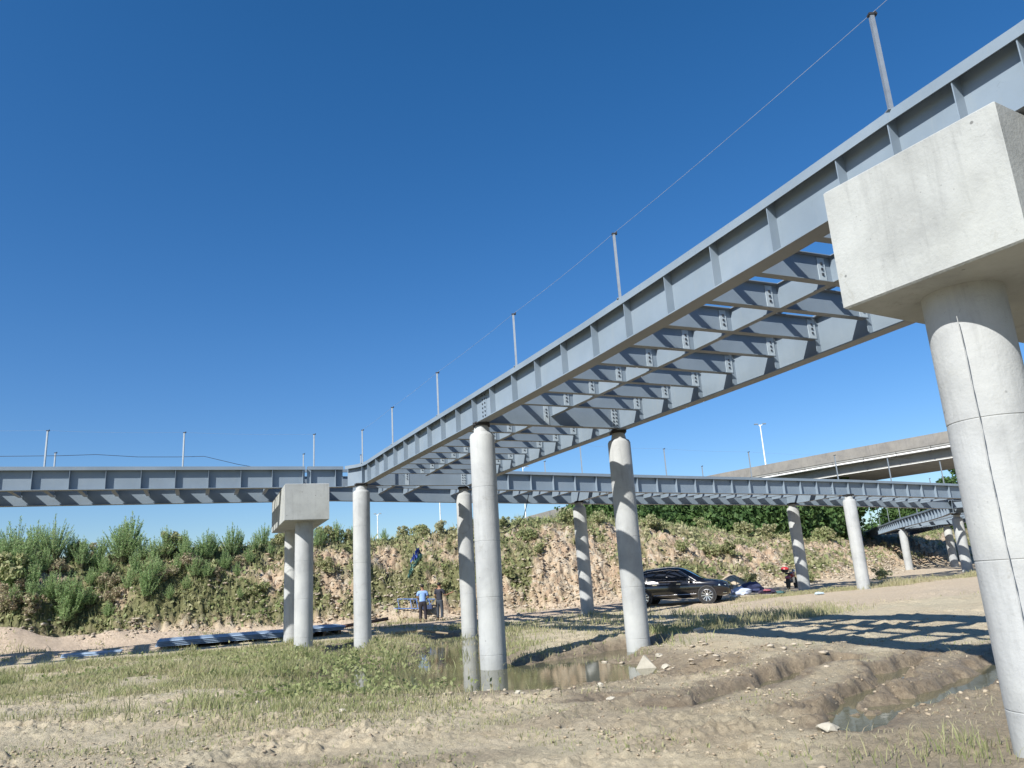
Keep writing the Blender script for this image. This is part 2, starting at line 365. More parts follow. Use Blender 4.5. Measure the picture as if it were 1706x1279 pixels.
def vegmask(x, y, t, bank, wet, v):
    by0 = np.interp(x, BX, BY0)
    n = fbm(x*0.45, y*0.45, 4, 101); n2 = fbm(x*1.6, y*1.6, 3, 102)
    # meadow on the left and beneath the bridges
    edge = np.interp(x, [-30, -12, -8, -4.5, -3, -1, 0.5, 2, 4, 7, 10], [17, 17.5, 15.4, 13.6, 13.4, 14.3, 16.2, 17.2, 19.5, 22.5, 26])
    far = np.interp(x, [-30, -16, -10, -6, 0, 6, 9, 12], [21, 25.5, 28, 31, 34.5, 36, 31, 27])
    g = sst(-0.8, 1.8, y-edge+(n-0.5)*3.5)*sst(1.0, -0.8, y-far+(n-0.5)*2)
    left = sst(1.5, -3.5, x)
    g = g*(0.22+0.70*left)*sst(0.36, 0.56, n2+0.13*left+0.03)*(0.12+0.88*sst(0.40, 0.54, n+0.04*left))*(0.55+0.45*sst(0.4, 0.6, fbm(x*3.5, y*3.5, 2, 107)))
    s2 = sst(1.6, 0.5, np.abs(y-np.interp(x, [9, 12, 16, 22, 30, 40], [35.5, 38, 38.5, 41, 46, 52])))*sst(8.5, 11, x)*0.9
    s3 = 0.5*sst(1.8, 0.6, np.abs(y-23.5-0.35*(x-6)))*sst(2, 4, x)*sst(11, 8, x)
    fg = 0.25*sst(0.55, 0.7, fbm(x*0.5, y*0.8, 3, 105))*sst(7, 9, y)*sst(1.5, 0, x)
    fg = np.maximum(fg, 0.6*np.exp(-((x+3.2)/2.0)**2-((y-12.3)/1.2)**2)*sst(0.35, 0.6, n2))
    r = np.maximum(np.maximum(g, s2), np.maximum(s3, fg))*(1-bank)
    return np.clip(r, 0, 1)
def bankveg(x, y, t):
    n = fbm(x*0.5, y*0.6, 4, 111); n2 = fbm(x*1.7, y*1.7, 3, 112)
    leftd = np.interp(x, [-40, -14, -11, -7, -3, 0, 5, 9, 15, 25, 50], [0.80, 0.66, 0.45, 0.55, 0.50, 0.42, 0.38, 0.40, 0.40, 0.42, 0.5])
    top = sst(0.6, 0.95, t+(n-0.5)*0.5)
    top = top*(1-sst(26, 29, x)*sst(46, 40, x)*sst(0.95, 0.7, t))
    leftd = leftd-0.28*sst(26, 29, x)*sst(46, 40, x)
    m = np.maximum(top, sst(0.62-0.45*leftd, 0.82-0.45*leftd, n*0.6+n2*0.4)*sst(0.02, 0.2, t))
    return np.clip(m*sst(0.0, 0.1, t), 0, 1)

def ground_mat():
    m, nt, p = newmat('ground_soil')
    g = N(nt, 'NewGeometry'); pos = g.outputs['Position']
    def A(n): return N(nt, 'Attribute', attribute_name=n).outputs['Fac']
    n1 = noise(nt, 0.8, 8, 0.65, pos, 0.4); n2 = noise(nt, 9, 6, 0.7, pos, 0.5)
    dry = ramp(nt, [(0.27, (0.28, 0.22, 0.145)), (0.40, (0.43, 0.355, 0.24)), (0.53, (0.53, 0.45, 0.315)), (0.72, (0.61, 0.53, 0.395))])
    mm = N(nt, 'Math', operation='MULTIPLY_ADD'); nt.links.new(n2.outputs[0], mm.inputs[0]); mm.inputs[1].default_value = 0.45
    m2 = N(nt, 'Math', operation='MULTIPLY'); nt.links.new(n1.outputs[0], m2.inputs[0]); m2.inputs[1].default_value = 0.58
    nt.links.new(m2.outputs[0], mm.inputs[2]); nt.links.new(mm.outputs[0], dry.inputs[0])
    tn = noise(nt, 0.45, 4, 0.6, pos)
    tint = ramp(nt, [(0.40, (0, 0, 0)), (0.62, (0.75,)*3)]); nt.links.new(tn.outputs[0], tint.inputs[0])
    base = mix(nt, tint.outputs[0], dry.outputs[0], (0.44, 0.395, 0.285))
    vg = ramp(nt, [(0.35, (0.19, 0.185, 0.10)), (0.65, (0.33, 0.30, 0.19))]); nt.links.new(n2.outputs[0], vg.inputs[0])
    vm = N(nt, 'Math', operation='MULTIPLY'); nt.links.new(A('veg'), vm.inputs[0]); vm.inputs[1].default_value = 0.85
    base = mix(nt, vm.outputs[0], base, vg.outputs[0])
    tr = ramp(nt, [(0.3, (0.40, 0.31, 0.23)), (0.65, (0.56, 0.455, 0.345))]); nt.links.new(n2.outputs[0], tr.inputs[0])
    base = mix(nt, A('track'), base, tr.outputs[0])
    # bank: broken rock and earth
    vo = N(nt, 'TexVoronoi'); vo.inputs['Scale'].default_value = 3.5; 
    wv = N(nt, 'Mix', data_type='VECTOR'); wv.inputs[0].default_value = 0.12; nt.links.new(pos, wv.inputs[4]); nt.links.new(n2.outputs[1], wv.inputs[5])
    nt.links.new(wv.outputs[1], vo.inputs['Vector'])
    sepc = N(nt, 'SeparateColor'); nt.links.new(vo.outputs['Color'], sepc.inputs[0])
    bk = ramp(nt, [(0.0, (0.27, 0.19, 0.13)), (0.3, (0.40, 0.29, 0.20)), (0.6, (0.46, 0.36, 0.25)), (0.85, (0.50, 0.44, 0.35)), (1.0, (0.56, 0.52, 0.45))])
    m3 = N(nt, 'Math', operation='MULTIPLY_ADD'); nt.links.new(sepc.outputs[0], m3.inputs[0]); m3.inputs[1].default_value = 0.5
    m4 = N(nt, 'Math', operation='MULTIPLY'); nt.links.new(n1.outputs[0], m4.inputs[0]); m4.inputs[1].default_value = 0.6
    nt.links.new(m4.outputs[0], m3.inputs[2]); nt.links.new(m3.outputs[0], bk.inputs[0])
    bkv = mix(nt, A('bveg'), bk.outputs[0], (0.15, 0.15, 0.07))
    base = mix(nt, A('bank'), base, bkv)
    wt = ramp(nt, [(0.3, (0.16, 0.125, 0.087)), (0.7, (0.33, 0.27, 0.19))]); nt.links.new(n2.outputs[0], wt.inputs[0])
    wm = N(nt, 'Math', operation='MULTIPLY_ADD'); nt.links.new(n1.outputs[0], wm.inputs[0]); wm.inputs[1].default_value = 0.9; wm.inputs[2].default_value = -0.45
    wa = N(nt, 'Math', operation='ADD', use_clamp=True); nt.links.new(wm.outputs[0], wa.inputs[0]); nt.links.new(A('wet'), wa.inputs[1])
    wg = N(nt, 'Math', operation='MULTIPLY', use_clamp=True); nt.links.new(wa.outputs[0], wg.inputs[0]); 
    ws = N(nt, 'Math', operation='GREATER_THAN'); nt.links.new(A('wet'), ws.inputs[0]); ws.inputs[1].default_value = 0.01
    nt.links.new(A('wet'), wg.inputs[1])
    wsq = N(nt, 'Math', operation='POWER', use_clamp=True); nt.links.new(wg.outputs[0], wsq.inputs[0]); wsq.inputs[1].default_value = 0.6
    base = mix(nt, wsq.outputs[0], base, wt.outputs[0])
    nt.links.new(base, p.inputs['Base Color'])
    rr = N(nt, 'MapRange'); nt.links.new(wsq.outputs[0], rr.inputs[0]); rr.inputs[3].default_value = 0.95; rr.inputs[4].default_value = 0.55
    nt.links.new(rr.outputs[0], p.inputs['Roughness']); p.inputs['Specular IOR Level'].default_value = 0.25
    b = N(nt, 'Bump'); b.inputs['Strength'].default_value = 1.0; b.inputs['Distance'].default_value = 0.06
    n5 = noise(nt, 13, 10, 0.78, pos, 0.6)
    ad = N(nt, 'Math', operation='ADD'); nt.links.new(n5.outputs[0], ad.inputs[0]); 
    vb = N(nt, 'Math', operation='MULTIPLY'); nt.links.new(vo.outputs['Distance'], vb.inputs[0]); nt.links.new(A('bank'), vb.inputs[1])
    vb2 = N(nt, 'Math', operation='MULTIPLY'); nt.links.new(vb.outputs[0], vb2.inputs[0]); vb2.inputs[1].default_value = -3.0
    nt.links.new(vb2.outputs[0], ad.inputs[1]); nt.links.new(ad.outputs[0], b.inputs['Height']); nt.links.new(b.outputs[0], p.inputs['Normal'])
    return m
ys = [-60, -30, -12, -4, 0, 2, 3.5, 4.6]
yy = 5.2
while yy < 62: ys.append(yy); yy *= 1.0038
while yy < 140: ys.append(yy); yy *= 1.013
while yy < 4000: ys.append(yy); yy *= 1.25
ys = np.array(ys)
s_f = np.linspace(-0.80, 0.84, 860); s_l = -0.80-0.04*1.25**np.arange(0, 18)+0.0; s_r = 0.84+0.02*1.3**np.arange(0, 18)
ss = np.concatenate([s_l[::-1], s_f, s_r])
wy = np.sqrt(np.maximum(ys, 0)**2+9.0)
X = ss[None, :]*wy[:, None]; Y = np.repeat(ys[:, None], len(ss), 1)
Z, T, BK, WET, VV = terrain(X, Y)
veg = vegmask(X, Y, T, BK, WET, VV); bveg = bankveg(X, Y, T)
by0 = np.interp(X, BX, BY0)
track = sst(4.2, 5.6, VV+0.8*(fbm(X*0.5, Y*0.5, 3, 7)-0.5))*(1-BK)*sst(9, 4, X)
field = np.maximum(sst(23.5, 25.5, Y-0.15*X+2*(fbm(X*0.3, Y*0.3, 3, 9)-0.5))*sst(4, 8, X), 0)*(1-BK)*(Y < 120)
track = np.maximum(track, field*0.6)
nr, nc = Z.shape
idx = np.arange(nr*nc).reshape(nr, nc)
q = np.stack([idx[:-1, :-1], idx[:-1, 1:], idx[1:, 1:], idx[1:, :-1]], -1).reshape(-1, 4)
GM = ground_mat()
gr = npmesh('ground', np.stack([X, Y, Z], -1).reshape(-1, 3), q.ravel(), np.arange(len(q))*4, GM,
            {'veg': veg.ravel(), 'bveg': bveg.ravel(), 'bank': BK.ravel(), 'wet': WET.ravel(), 'track': track.ravel()}, smooth=True)
tag(gr, kind='structure')
# water
m, nt_, p = newmat('muddy_water')
g = N(nt_, 'NewGeometry'); n = noise(nt_, 0.7, 3, 0.5, g.outputs['Position'])
r = ramp(nt_, [(0.3, (0.085, 0.08, 0.045)), (0.7, (0.13, 0.125, 0.075))]); nt_.links.new(n.outputs[0], r.inputs[0]); nt_.links.new(r.outputs[0], p.inputs['Base Color'])
p.inputs['Roughness'].default_value = 0.04; p.inputs['IOR'].default_value = 1.33
n2 = noise(nt_, 6, 3, 0.5, g.outputs['Position']); b = N(nt_, 'Bump'); b.inputs['Strength'].default_value = 0.05; b.inputs['Distance'].default_value = 0.02
nt_.links.new(n2.outputs[0], b.inputs['Height']); nt_.links.new(b.outputs[0], p.inputs['Normal'])
wb = MB(); wb.add([(-10, 7, 0), (12, 7, 0), (12, 33, 0), (-10, 33, 0)], [(0, 1, 2, 3)])
tag(wb.build('water', m), kind='structure')

# ------------------------------------------------------------------ steelwork
def nrm2(path):
    P = np.array([p[:2] for p in path]); T_ = np.zeros_like(P)
    T_[1:-1] = P[2:]-P[:-2]; T_[0] = P[1]-P[0]; T_[-1] = P[-1]-P[-2]
    T_ /= np.linalg.norm(T_, axis=1)[:, None]
    return T_, np.stack([T_[:, 1], -T_[:, 0]], 1)     # tangent, right-hand normal
def arc(path):
    P = np.array([p for p in path], float); d = np.linalg.norm(np.diff(P[:, :2], axis=0), axis=1)
    return np.concatenate([[0], np.cumsum(d)])
def at_s(path, s):
    a = arc(path); P = np.array(path, float); p = np.array([np.interp(s, a, P[:, k]) for k in range(3)])
    i = int(np.clip(np.searchsorted(a, s)-1, 0, len(P)-2)); t = P[i+1, :2]-P[i, :2]; t /= np.linalg.norm(t)
    return p, t
D = 0.75   # girder depth
def bolts(mb, c, ax_n, ax_u, nu, nz, du, dz):
    for i in range(nu):
        for j in range(nz):
            q = c+ax_u*(i-(nu-1)/2)*du+np.array([0, 0, 1.0])*(j-(nz-1)/2)*dz
            mb.box(q+ax_n*0.008, (0.017, 0.008, 0.017), (ax_u, ax_n, (0, 0, 1)))
def girder(parent, path, side, stiff_s, inner_s, label, rim=True, stiff=True):
    """path: outer web line (x,y,ztop); side=+1 when the deck lies on the right-hand side of the path"""
    T_, Nn = nrm2(path); Nn = Nn*side        # points to the inside
    mb = MB()
    mb.sweep(path, 0.0, 0.014, -D+0.02, -0.02, Nn)
    mb.sweep(path, -0.14, 0.14, -D, -D+0.02, Nn)
    mb.sweep(path, -0.14, 0.13, -0.02, 0.0, Nn)
    if rim: mb.sweep(path, -0.152, -0.14, -0.115, 0.004, Nn)
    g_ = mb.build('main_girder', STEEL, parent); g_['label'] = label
    zz = np.array([0, 0, 1.0])
    if stiff:
        for s in stiff_s:
            p, t = at_s(path, s); n = np.array([t[1], -t[0]])*side
            sb = MB(); sb.box((p[0]-n[0]*0.068, p[1]-n[1]*0.068, p[2]-D/2), (0.068, 0.006, D/2-0.02), ((n[0], n[1], 0), (t[0], t[1], 0), zz))
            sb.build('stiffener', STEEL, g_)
    for s in inner_s:
        p, t = at_s(path, s); n = np.array([t[1], -t[0]])*side
        sb = MB(); c = np.array([p[0]+n[0]*0.07, p[1]+n[1]*0.07, p[2]-D/2])
        sb.box(c, (0.055, 0.006, D/2-0.021), ((n[0], n[1], 0), (t[0], t[1], 0), zz))
        sb.build('joint_plate', STEEL, g_)
    return g_
def cross_beam(parent, a, b, depth, top=0.10, deep=False, name='cross_beam', bolted=True):
    """beam from web line a to web line b (3d, z = deck top)"""
    a = np.array(a, float); b = np.array(b, float); d = b-a; L = np.hypot(d[0], d[1]); u = d/np.linalg.norm(d); n = np.array([-u[1], u[0], 0]); n /= np.linalg.norm(n)
    zz = np.array([0, 0, 1.0]); a2 = a+u*0.02; b2 = b-u*0.02; c = (a2+b2)/2; hl = np.linalg.norm(b2-a2)/2
    z0, z1 = -top-depth, -top
    mb = MB()
    mb.box(c+zz*(z0+z1)/2, (hl, 0.006, depth/2-0.011), (u, n, zz))
    mb.box(c+zz*(z1-0.006), (hl-0.12, 0.09, 0.006), (u, n, zz))
    mb.box(c+zz*(z0+0.006), (hl-0.12 if not deep else hl-0.02, 0.07 if not deep else 0.10, 0.006), (u, n, zz))
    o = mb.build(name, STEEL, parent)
    if bolted:
        for q, sgn in ((a2, 1), (b2, -1)):
            pb = MB(); pc = q+u*sgn*0.16+zz*(z0+z1)/2
            pb.box(pc-n*0.013, (0.09, 0.006, depth/2-0.03), (u, n, zz)); pb.mark = len(pb.f)
            bolts(pb, pc-n*0.019, -n, u, 2 if deep else 1, 6 if deep else 3, 0.09, 0.1 if deep else 0.085); pb.build('connection_plate', PLATE, o, mat2=BOLT)
        pb = MB(); pc = c-u*0.17+zz*(z0+z1)/2
        pb.box(pc-n*0.013, (0.07, 0.006, depth/2-0.03), (u, n, zz)); pb.mark = len(pb.f)
        bolts(pb, pc-n*0.019, -n, u, 1, 3, 0.09, 0.085); pb.build('connection_plate', PLATE, o, mat2=BOLT)
    return o
def mid_beam(parent, path, depth=0.425, top=0.033):
    T_, Nn = nrm2(path); mb = MB()
    mb.sweep(path, -0.006, 0.006, -top-depth+0.011, -top-0.011, Nn)
    mb.sweep(path, -0.06, 0.06, -top-0.011, -top+0.002, Nn)
    mb.sweep(path, -0.06, 0.06, -top-depth, -top-depth+0.011, Nn)
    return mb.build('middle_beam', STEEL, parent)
def stringer(parent, path):
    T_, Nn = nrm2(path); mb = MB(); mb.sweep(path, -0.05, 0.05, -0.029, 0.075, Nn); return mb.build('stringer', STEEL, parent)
def offs(path, d):
    T_, Nn = nrm2(path); return [(p[0]+n[0]*d, p[1]+n[1]*d, p[2]) for p, n in zip(path, Nn)]
def splice(parent, path, s, side, inner=False):
    p, t = at_s(path, s); n = np.array([t[1], -t[0], 0])*side; t3 = np.array([t[0], t[1], 0]); out = n if inner else -n
    c = p+np.array([0, 0, -D/2])+(n*0.014 if inner else 0)
    mb = MB(); mb.box(c+out*0.006, (0.13, 0.006, D/2-0.08), (t3, n, (0, 0, 1))); mb.mark = len(mb.f)
    for k in (-1, 1): bolts(mb, c+out*0.012+t3*k*0.07, out, t3, 1, 6, 0.05, 0.1)
    mb.build('splice_plate', STEEL, parent, mat2=BOLT)

# ramp A ----------------------------------------------------------
ZT = 6.35
Ap = [(7.6, -1.5), (6.3, 2.0), (5.45, 4.3), (4.78, 5.94), (4.17, 7.25), (3.37, 9.15), (2.38, 11.38), (1.42, 13.5), (0.5, 15.4), (-0.98, 18.4), (-2.75, 21.95), (-4.2, 24.9), (-5.25, 27.1), (-5.5, 27.52), (-5.82, 27.8), (-6.25, 28.02)]
Ap = [(x, y, ZT) for x, y in Ap]
Ap = offs(Ap, 0.05)
A0 = empty('steel_ramp', (0, 12, 5.6), 'blue-grey open steel ramp rising overhead from the flooded ground to the upper right corner', 'bridge')
A0.location = (0, 0, 0)
Ar = offs(Ap[:13], 4.15)
# trim the far girder where it meets the cross bridge
e = np.array(Ar[-1][:2]); t = np.array(Ar[-1][:2])-np.array(Ar[-2][:2]); t /= np.linalg.norm(t)
k = (28+0.44*(e[0]+6.4)-e[1])/(t[1]-0.44*t[0]); e = e+t*(k-0.02); Ar = [p for p in Ar if p[1] < e[1]-0.4]+[(e[0], e[1], ZT)]
sA = arc(Ap); LA = sA[12]
# stiffener phase: one at (-0.99, 18.33)
s_ref = np.interp(18.33, [p[1] for p in Ap], sA)
near_cap = [np.interp(yv, [p[1] for p in Ap], sA) for yv in (5.35, 6.0, 6.58, 7.25, 7.92)]
st = [np.interp(yv, [p[1] for p in Ap], sA) for yv in (9.0, 10.08, 11.12, 12.2, 13.22, 14.27, 15.3, 16.3)]+[s_ref+1.08*k for k in range(-1, 10)]
st = [s for s in st if s < LA+0.3]
st = [sA[0]+0.4+k*1.1 for k in range(7)]+near_cap+st
st += [LA+0.55]
GA = girder(A0, Ap, 1, st, [], 'left edge girder of the ramp with flat stiffeners on its outer face')
inner = []
for s in st:
    if s > LA: continue
    p, t = at_s(Ap, s); n = np.array([t[1], -t[0]]); q = (p[0]+n[0]*4.15, p[1]+n[1]*4.15)
    inner.append((s, p, q, t))
rA = arc(Ar)
ins = []
for s, p, q, t in inner:
    d = [np.hypot(np.interp(ssv, rA, [a[0] for a in Ar])-q[0], np.interp(ssv, rA, [a[1] for a in Ar])-q[1]) for ssv in np.linspace(0, rA[-1], 800)]
    j = int(np.argmin(d))
    ins.append(np.linspace(0, rA[-1], 800)[j] if d[j] < 0.3 else None)
GAr = girder(A0, Ar, -1, [i for i in ins if i], [i for i in ins if i and 0 < i < rA[-1]], 'right edge girder of the ramp, seen from its inner side')
for s in [i[0] for i in inner][0:0]: pass
pier_s = [s_ref]
last = None
for (s, p, q, t), rr in zip(inner, ins):
    if rr is None: continue
    if last is not None and s-last < 0.5: continue
    last = s
    deep = abs(s-s_ref) < 0.3
    pq, _ = at_s(Ar, rr)
    cross_beam(A0, (p[0], p[1], ZT), (pq[0], pq[1], ZT), 0.43 if not deep else D-0.06, 0.03, deep)
    # end plates on the inside of the near girder
mid = offs(Ap[:13], 2.1); mid = mid[:-1]+[(mid[-1][0]-0.1, mid[-1][1]+0.5, ZT)]
mid_beam(A0, mid)
for o_ in (1.05, 3.15): stringer(A0, offs(Ap[:13], o_))
splice(A0, Ap, s_ref-0.45, 1); splice(A0, Ar, np.interp(20.55, [a[1] for a in Ar], rA), -1, True)
cross_beam(A0, (-6.1, 28.1, ZT), (e[0], e[1]+0.02, ZT-0.0), D-0.06, 0.03, True, 'end_beam')

# cross bridge B ----------------------------------------------------------
def bz_(x): return float(np.interp(x, [-6, 0, 6, 12, 17, 23, 30, 40], [6.35, 6.17, 6.0, 5.87, 5.75, 5.52, 5.25, 4.9]))
def bline(x): return 28.1+(0.41 if x < -6.4 else 0.44)*(x+6.4)
B0 = empty('steel_bridge', (0, 0, 0), 'long blue-grey steel girder bridge crossing the whole view behind the ramp', 'bridge')
xl = list(np.linspace(-34, -7.67, 10)); Bl = [(x, bline(x), 6.35) for x in xl]
Bj = [(-7.60, bline(-7.60), 6.35), (-7.0, bline(-7.0), 6.35), (-6.42, bline(-6.42), 6.35)]
xr = [e[0]+0.03]+list(np.linspace(-1, 34, 14)); Br = [(x, bline(x), bz_(x)) for x in xr]
full = [(x, bline(x), bz_(x)) for x in list(np.linspace(-34, -7, 12))+list(np.linspace(-6, 34, 16))]
Bf = offs(full, -4.2)
la, ra = arc(Bl), arc(Br)
s0 = np.interp(-8.72, [p[0] for p in Bl], la); sl_ = [s0-1.05*k for k in range(26)]+[la[-1]-0.08]; sl_ = [s for s in sl_ if s > 0.1]
s1 = np.interp(9.64, [p[0] for p in Br], ra); sr_ = sorted([s1+1.0*k for k in range(-12, 24)]); sr_ = [s for s in sr_ if 0.2 < s < ra[-1]-0.1]
girder(B0, Bl, -1, sl_, [], 'left stretch of near edge girder, up to the joint over the block')
girder(B0, Bj, -1, [0.12, 1.0], [], 'short near girder piece between joint and ramp corner')
girder(B0, Br, -1, sr_, [], 'right stretch of near edge girder beyond the ramp')
fa = arc(Bf); FX = np.array(Bf)
beams = []
for path, S in ((Bl, sl_), (Bj, [1.0]), (Br, sr_)):
    for s in S:
        p, t = at_s(path, s); q = p[:2]+np.array([-t[1], t[0]])*4.2
        beams.append((p, q))
for xj in (-5.3, -4.3, -3.3):
    p = np.array([xj, bline(xj), bz_(xj)]); t = np.array([0.915, 0.403]); beams.append((p, p[:2]+np.array([-t[1], t[0]])*4.2))
fs = []
PB = [(-2.2, None), (4.4, None), (15.7, None)]
for p, q in beams:
    s = float(np.interp(q[0], FX[:, 0], fa)); fs.append(s); pf, _ = at_s(Bf, s)
    deep = min(abs(p[0]-15.6), abs(p[0]-4.35)) < 0.46
    if p[0] > 26: continue
    if p[0] < -27: continue
    cross_beam(B0, p, pf, 0.43 if not deep else D-0.06, 0.03, deep, bolted=(deep or p[0] < -3))
girder(B0, Bf, -1, [], sorted(fs), 'far edge girder of the crossing bridge, seen in shade from inside', stiff=False)
full2 = offs(full, -2.1); mid_beam(B0, full2)
for o_ in (-1.05, -3.15): stringer(B0, offs(full, o_))
for xx in (2.8, 14.3):
    splice(B0, Bf, float(np.interp(xx+0.4, FX[:, 0], fa)), 1, True)
splice(B0, Br, float(np.interp(15.2, [p[0] for p in Br], ra)), -1)

# bridge C ----------------------------------------------------------
C0 = empty('steel_bridge', (0, 0, 0), 'small distant blue-grey steel ramp seen below the crossing bridge at right', 'bridge')
Cp = [(25.7, 46.5), (27.0, 50), (28.6, 55), (31.0, 64.3), (34.3, 75), (38.2, 87.5)]; Cp = [(x, y, 5.1) for x, y in Cp]
Cr = offs(Cp, 4.2); ca = arc(Cp); SC = [0.5+1.1*k for k in range(int(ca[-1]/1.1))]
girder(C0, Cp, 1, SC, [], 'near edge girder of the far ramp with stiffeners'); girder(C0, Cr, -1, [], [s*0.99 for s in SC], 'farther edge girder of the far ramp', stiff=False)
for s in SC[::1]:
    p, t = at_s(Cp, s); n = np.array([t[1], -t[0]]); deep = abs(p[1]-64) < 0.6 or abs(p[1]-48) < 0.6
    cross_beam(C0, p, (p[0]+n[0]*4.2, p[1]+n[1]*4.2, 5.1), 0.43 if not deep else D-0.06, 0.03, deep, bolted=False)
mid_beam(C0, offs(Cp, 2.1))
for o_ in (1.05, 3.15): stringer(C0, offs(Cp, o_))

# ------------------------------------------------------------------ piers
def pier_mesh(zb, zt, r=0.3, ped=True):
    mb = MB(); prof = [(r, zb)]
    z = zb+0.9
    while z < zt-0.7:
        prof += [(r, z-0.008), (r-0.005, z-0.003), (r-0.005, z+0.003), (r+0.001, z+0.008)]; z += 1.25
    if ped:
        prof += [(r, zt-0.26), (r-0.03, zt-0.20), (r-0.10, zt-0.16), (r-0.12, zt-0.05), (r-0.14, zt)]
    else: prof += [(r, zt)]
    mb.lathe(prof, n=40); return mb
def pier(x, y, zt, label, r=0.3, zb=None, group='round concrete piers under the steelwork'):
    if zb is None: zb = hz(x, y)-0.5
    e_ = empty('concrete_pier', (x, y, 0), label, 'pier', group)
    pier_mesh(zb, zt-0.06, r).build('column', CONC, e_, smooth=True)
    mb = MB(); mb.box((0, 0, zt-0.03), (0.2, 0.2, 0.03)); mb.box((0, 0, zt-0.005), (0.15, 0.24, 0.02)); mb.build('bearing', DARK, e_)
    return e_
pier(-0.80, 18.25, 5.6, 'tallest sunlit round pier, standing in the pond under the left edge of the ramp')
pier(2.76, 20.35, 5.6, 'round pier under the right ramp girder, partly shaded, beside the black car')
pier(-5.62, 27.5, 5.6, 'sunlit round concrete pier under the corner where ramp and crossing bridge join')
pier(-2.15, 30.1, 5.58, 'round pier standing in the water just behind the tall middle pier, upper half in shade')
pier(2.75, 35.9, 5.33, 'slim pier striped with sun and shadow between the middle pier and the black car')
pier(4.35, 32.75, 5.27, 'pier hidden behind the shaded ramp pier beside the black car')
pier(14.3, 40.95, 5.05, 'striped shaded pier with the red motorcycle standing behind it')
pier(15.9, 37.6, 5.02, 'fully sunlit pale pier right of the striped one, grass at its foot')
pier(30.95, 64.0, 4.34, 'small distant sunlit pier in front of the lattice shadow on the slope')
pier(34.0, 62.9, 4.34, 'small distant pier striped with shadow, just left of the sunlit pier by the big column')
pier(26.55, 47.8, 4.34, 'distant pale pier under the near end of the far ramp, a cable hanging down it')
pier(30.6, 46.9, 4.34, 'distant dark striped pier at the edge of the big right-hand column')

def portal(cx_, cy_, d, n, zt, h, half, front, length, label, r=0.33, sh=0.0):
    """cap beam: d along the bridge, n across (away from camera); front = offset of near face"""
    e_ = empty('portal_pier', (cx_, cy_, 0), label, 'pier', 'portal piers with concrete cap beams')
    d = np.array([*d, 0]); n = np.array([*n, 0]); mb = MB()
    c = n*(front+length/2); z0 = zt-h
    # slightly irregular chamfered block
    def ring(z, ins): return [c+d*sx*(half-ins)+n*sy*(length/2-ins)+np.array([0, 0, z]) for sx, sy in ((-1, -1), (1, -1), (1, 1), (-1, 1))]
    P = ring(z0, 0.018)+ring(z0+0.018, 0)+ring(zt-0.018, 0)+ring(zt, 0.018)
    Fs = [(3, 2, 1, 0), (12, 13, 14, 15)]+[(4*k+i, 4*k+(i+1) % 4, 4*k+4+(i+1) % 4, 4*k+4+i) for k in range(3) for i in range(4)]
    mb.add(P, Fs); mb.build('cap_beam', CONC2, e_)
    for off in (front+0.78, front+length-0.8):
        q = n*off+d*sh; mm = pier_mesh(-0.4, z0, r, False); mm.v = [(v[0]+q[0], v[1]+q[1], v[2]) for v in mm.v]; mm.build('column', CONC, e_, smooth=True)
    for off in (0, 4.2):
        for k in (-0.35, 0.35):
            q = n*(off+0.02)+d*k; mb = MB(); mb.box(q+np.array([0, 0, zt+0.02]), (0.16, 0.13, 0.022), (d, n, (0, 0, 1))); mb.build('bearing', DARK, e_)
    return e_
SEAM = simple('seam_concrete', (0.33, 0.34, 0.335), 0.9)
dA = np.array([-0.513, 0.858]); nA = np.array([0.858, 0.513])
PN = portal(4.31, 6.88, dA, nA, 5.57, 1.30, 0.88, -0.56, 5.2, 'huge near concrete block and column at the right edge carrying the ramp', 0.36, 0.13)
cc_ = nA*(-0.56+0.70)+dA*0.13; a0_ = math.atan2(-(6.88+cc_[1]), -(4.31+cc_[0]))-0.12
for a1_, z_a, z_b in ((a0_, 3.95, 0.2), (a0_+3.3, 4.2, -0.1)):
    mb = MB(); pts = [(cc_[0]+0.3605*math.cos(a1_+0.012*math.sin(z*2.3)+0.006*math.sin(z*9)), cc_[1]+0.3605*math.sin(a1_+0.012*math.sin(z*2.3)+0.006*math.sin(z*9)), z) for z in np.linspace(z_b, z_a, 34)]
    mb.tube(pts, [0.002+0.004*abs(math.sin(i*1.7)) for i in range(34)], 5); mb.build('form_seam', SEAM, PN)
dB = np.array([0.925, 0.379]); nB = np.array([-0.379, 0.925])
portal(-7.74, 27.57, dB, nB, 5.57, 1.24, 0.74, -1.35, 5.2, 'smaller grey concrete block on two columns under the left part of the crossing bridge', 0.31)

# ------------------------------------------------------------------ posts and wires
def post(x, y, z, label, h=1.2, group='thin wire posts along the steel decks'):
    e_ = empty('wire_post', (x, y, z), label, 'post', group)
    mb = MB(); mb.box((0, 0, h/2), (0.022, 0.022, h/2)); mb.build('shaft', GALV, e_)
    mb = MB(); mb.box((0.01, 0, h+0.01), (0.045, 0.03, 0.012)); mb.tube([(0.05, 0, h), (0.05, 0, h+0.05)], 0.012, 6); mb.build('clamp', DARK, e_)
    mb = MB(); mb.box((0, 0, 0.006), (0.06, 0.06, 0.006)); mb.build('base_plate', GALV, e_)
    return (x, y, z+h+0.02)
def wire(pts, label, sag=0.03, r=0.003, name='safety_wire'):
    P = []
    for a, b in zip(pts[:-1], pts[1:]):
        a, b = np.array(a), np.array(b)
        for k in range(8): t = k/8; P.append(a+(b-a)*t-np.array([0, 0, 1])*sag*4*t*(1-t))
    P.append(np.array(pts[-1])); mb = MB(); mb.tube(P, r, 5)
    return tag(mb.build(name, WIRE), label, 'wire')
def inset(path, s, side, o=-0.115):
    p, t = at_s(path, s); n = np.array([t[1], -t[0]])*side; return p[0]+n[0]*o, p[1]+n[1]*o, p[2]+0.004
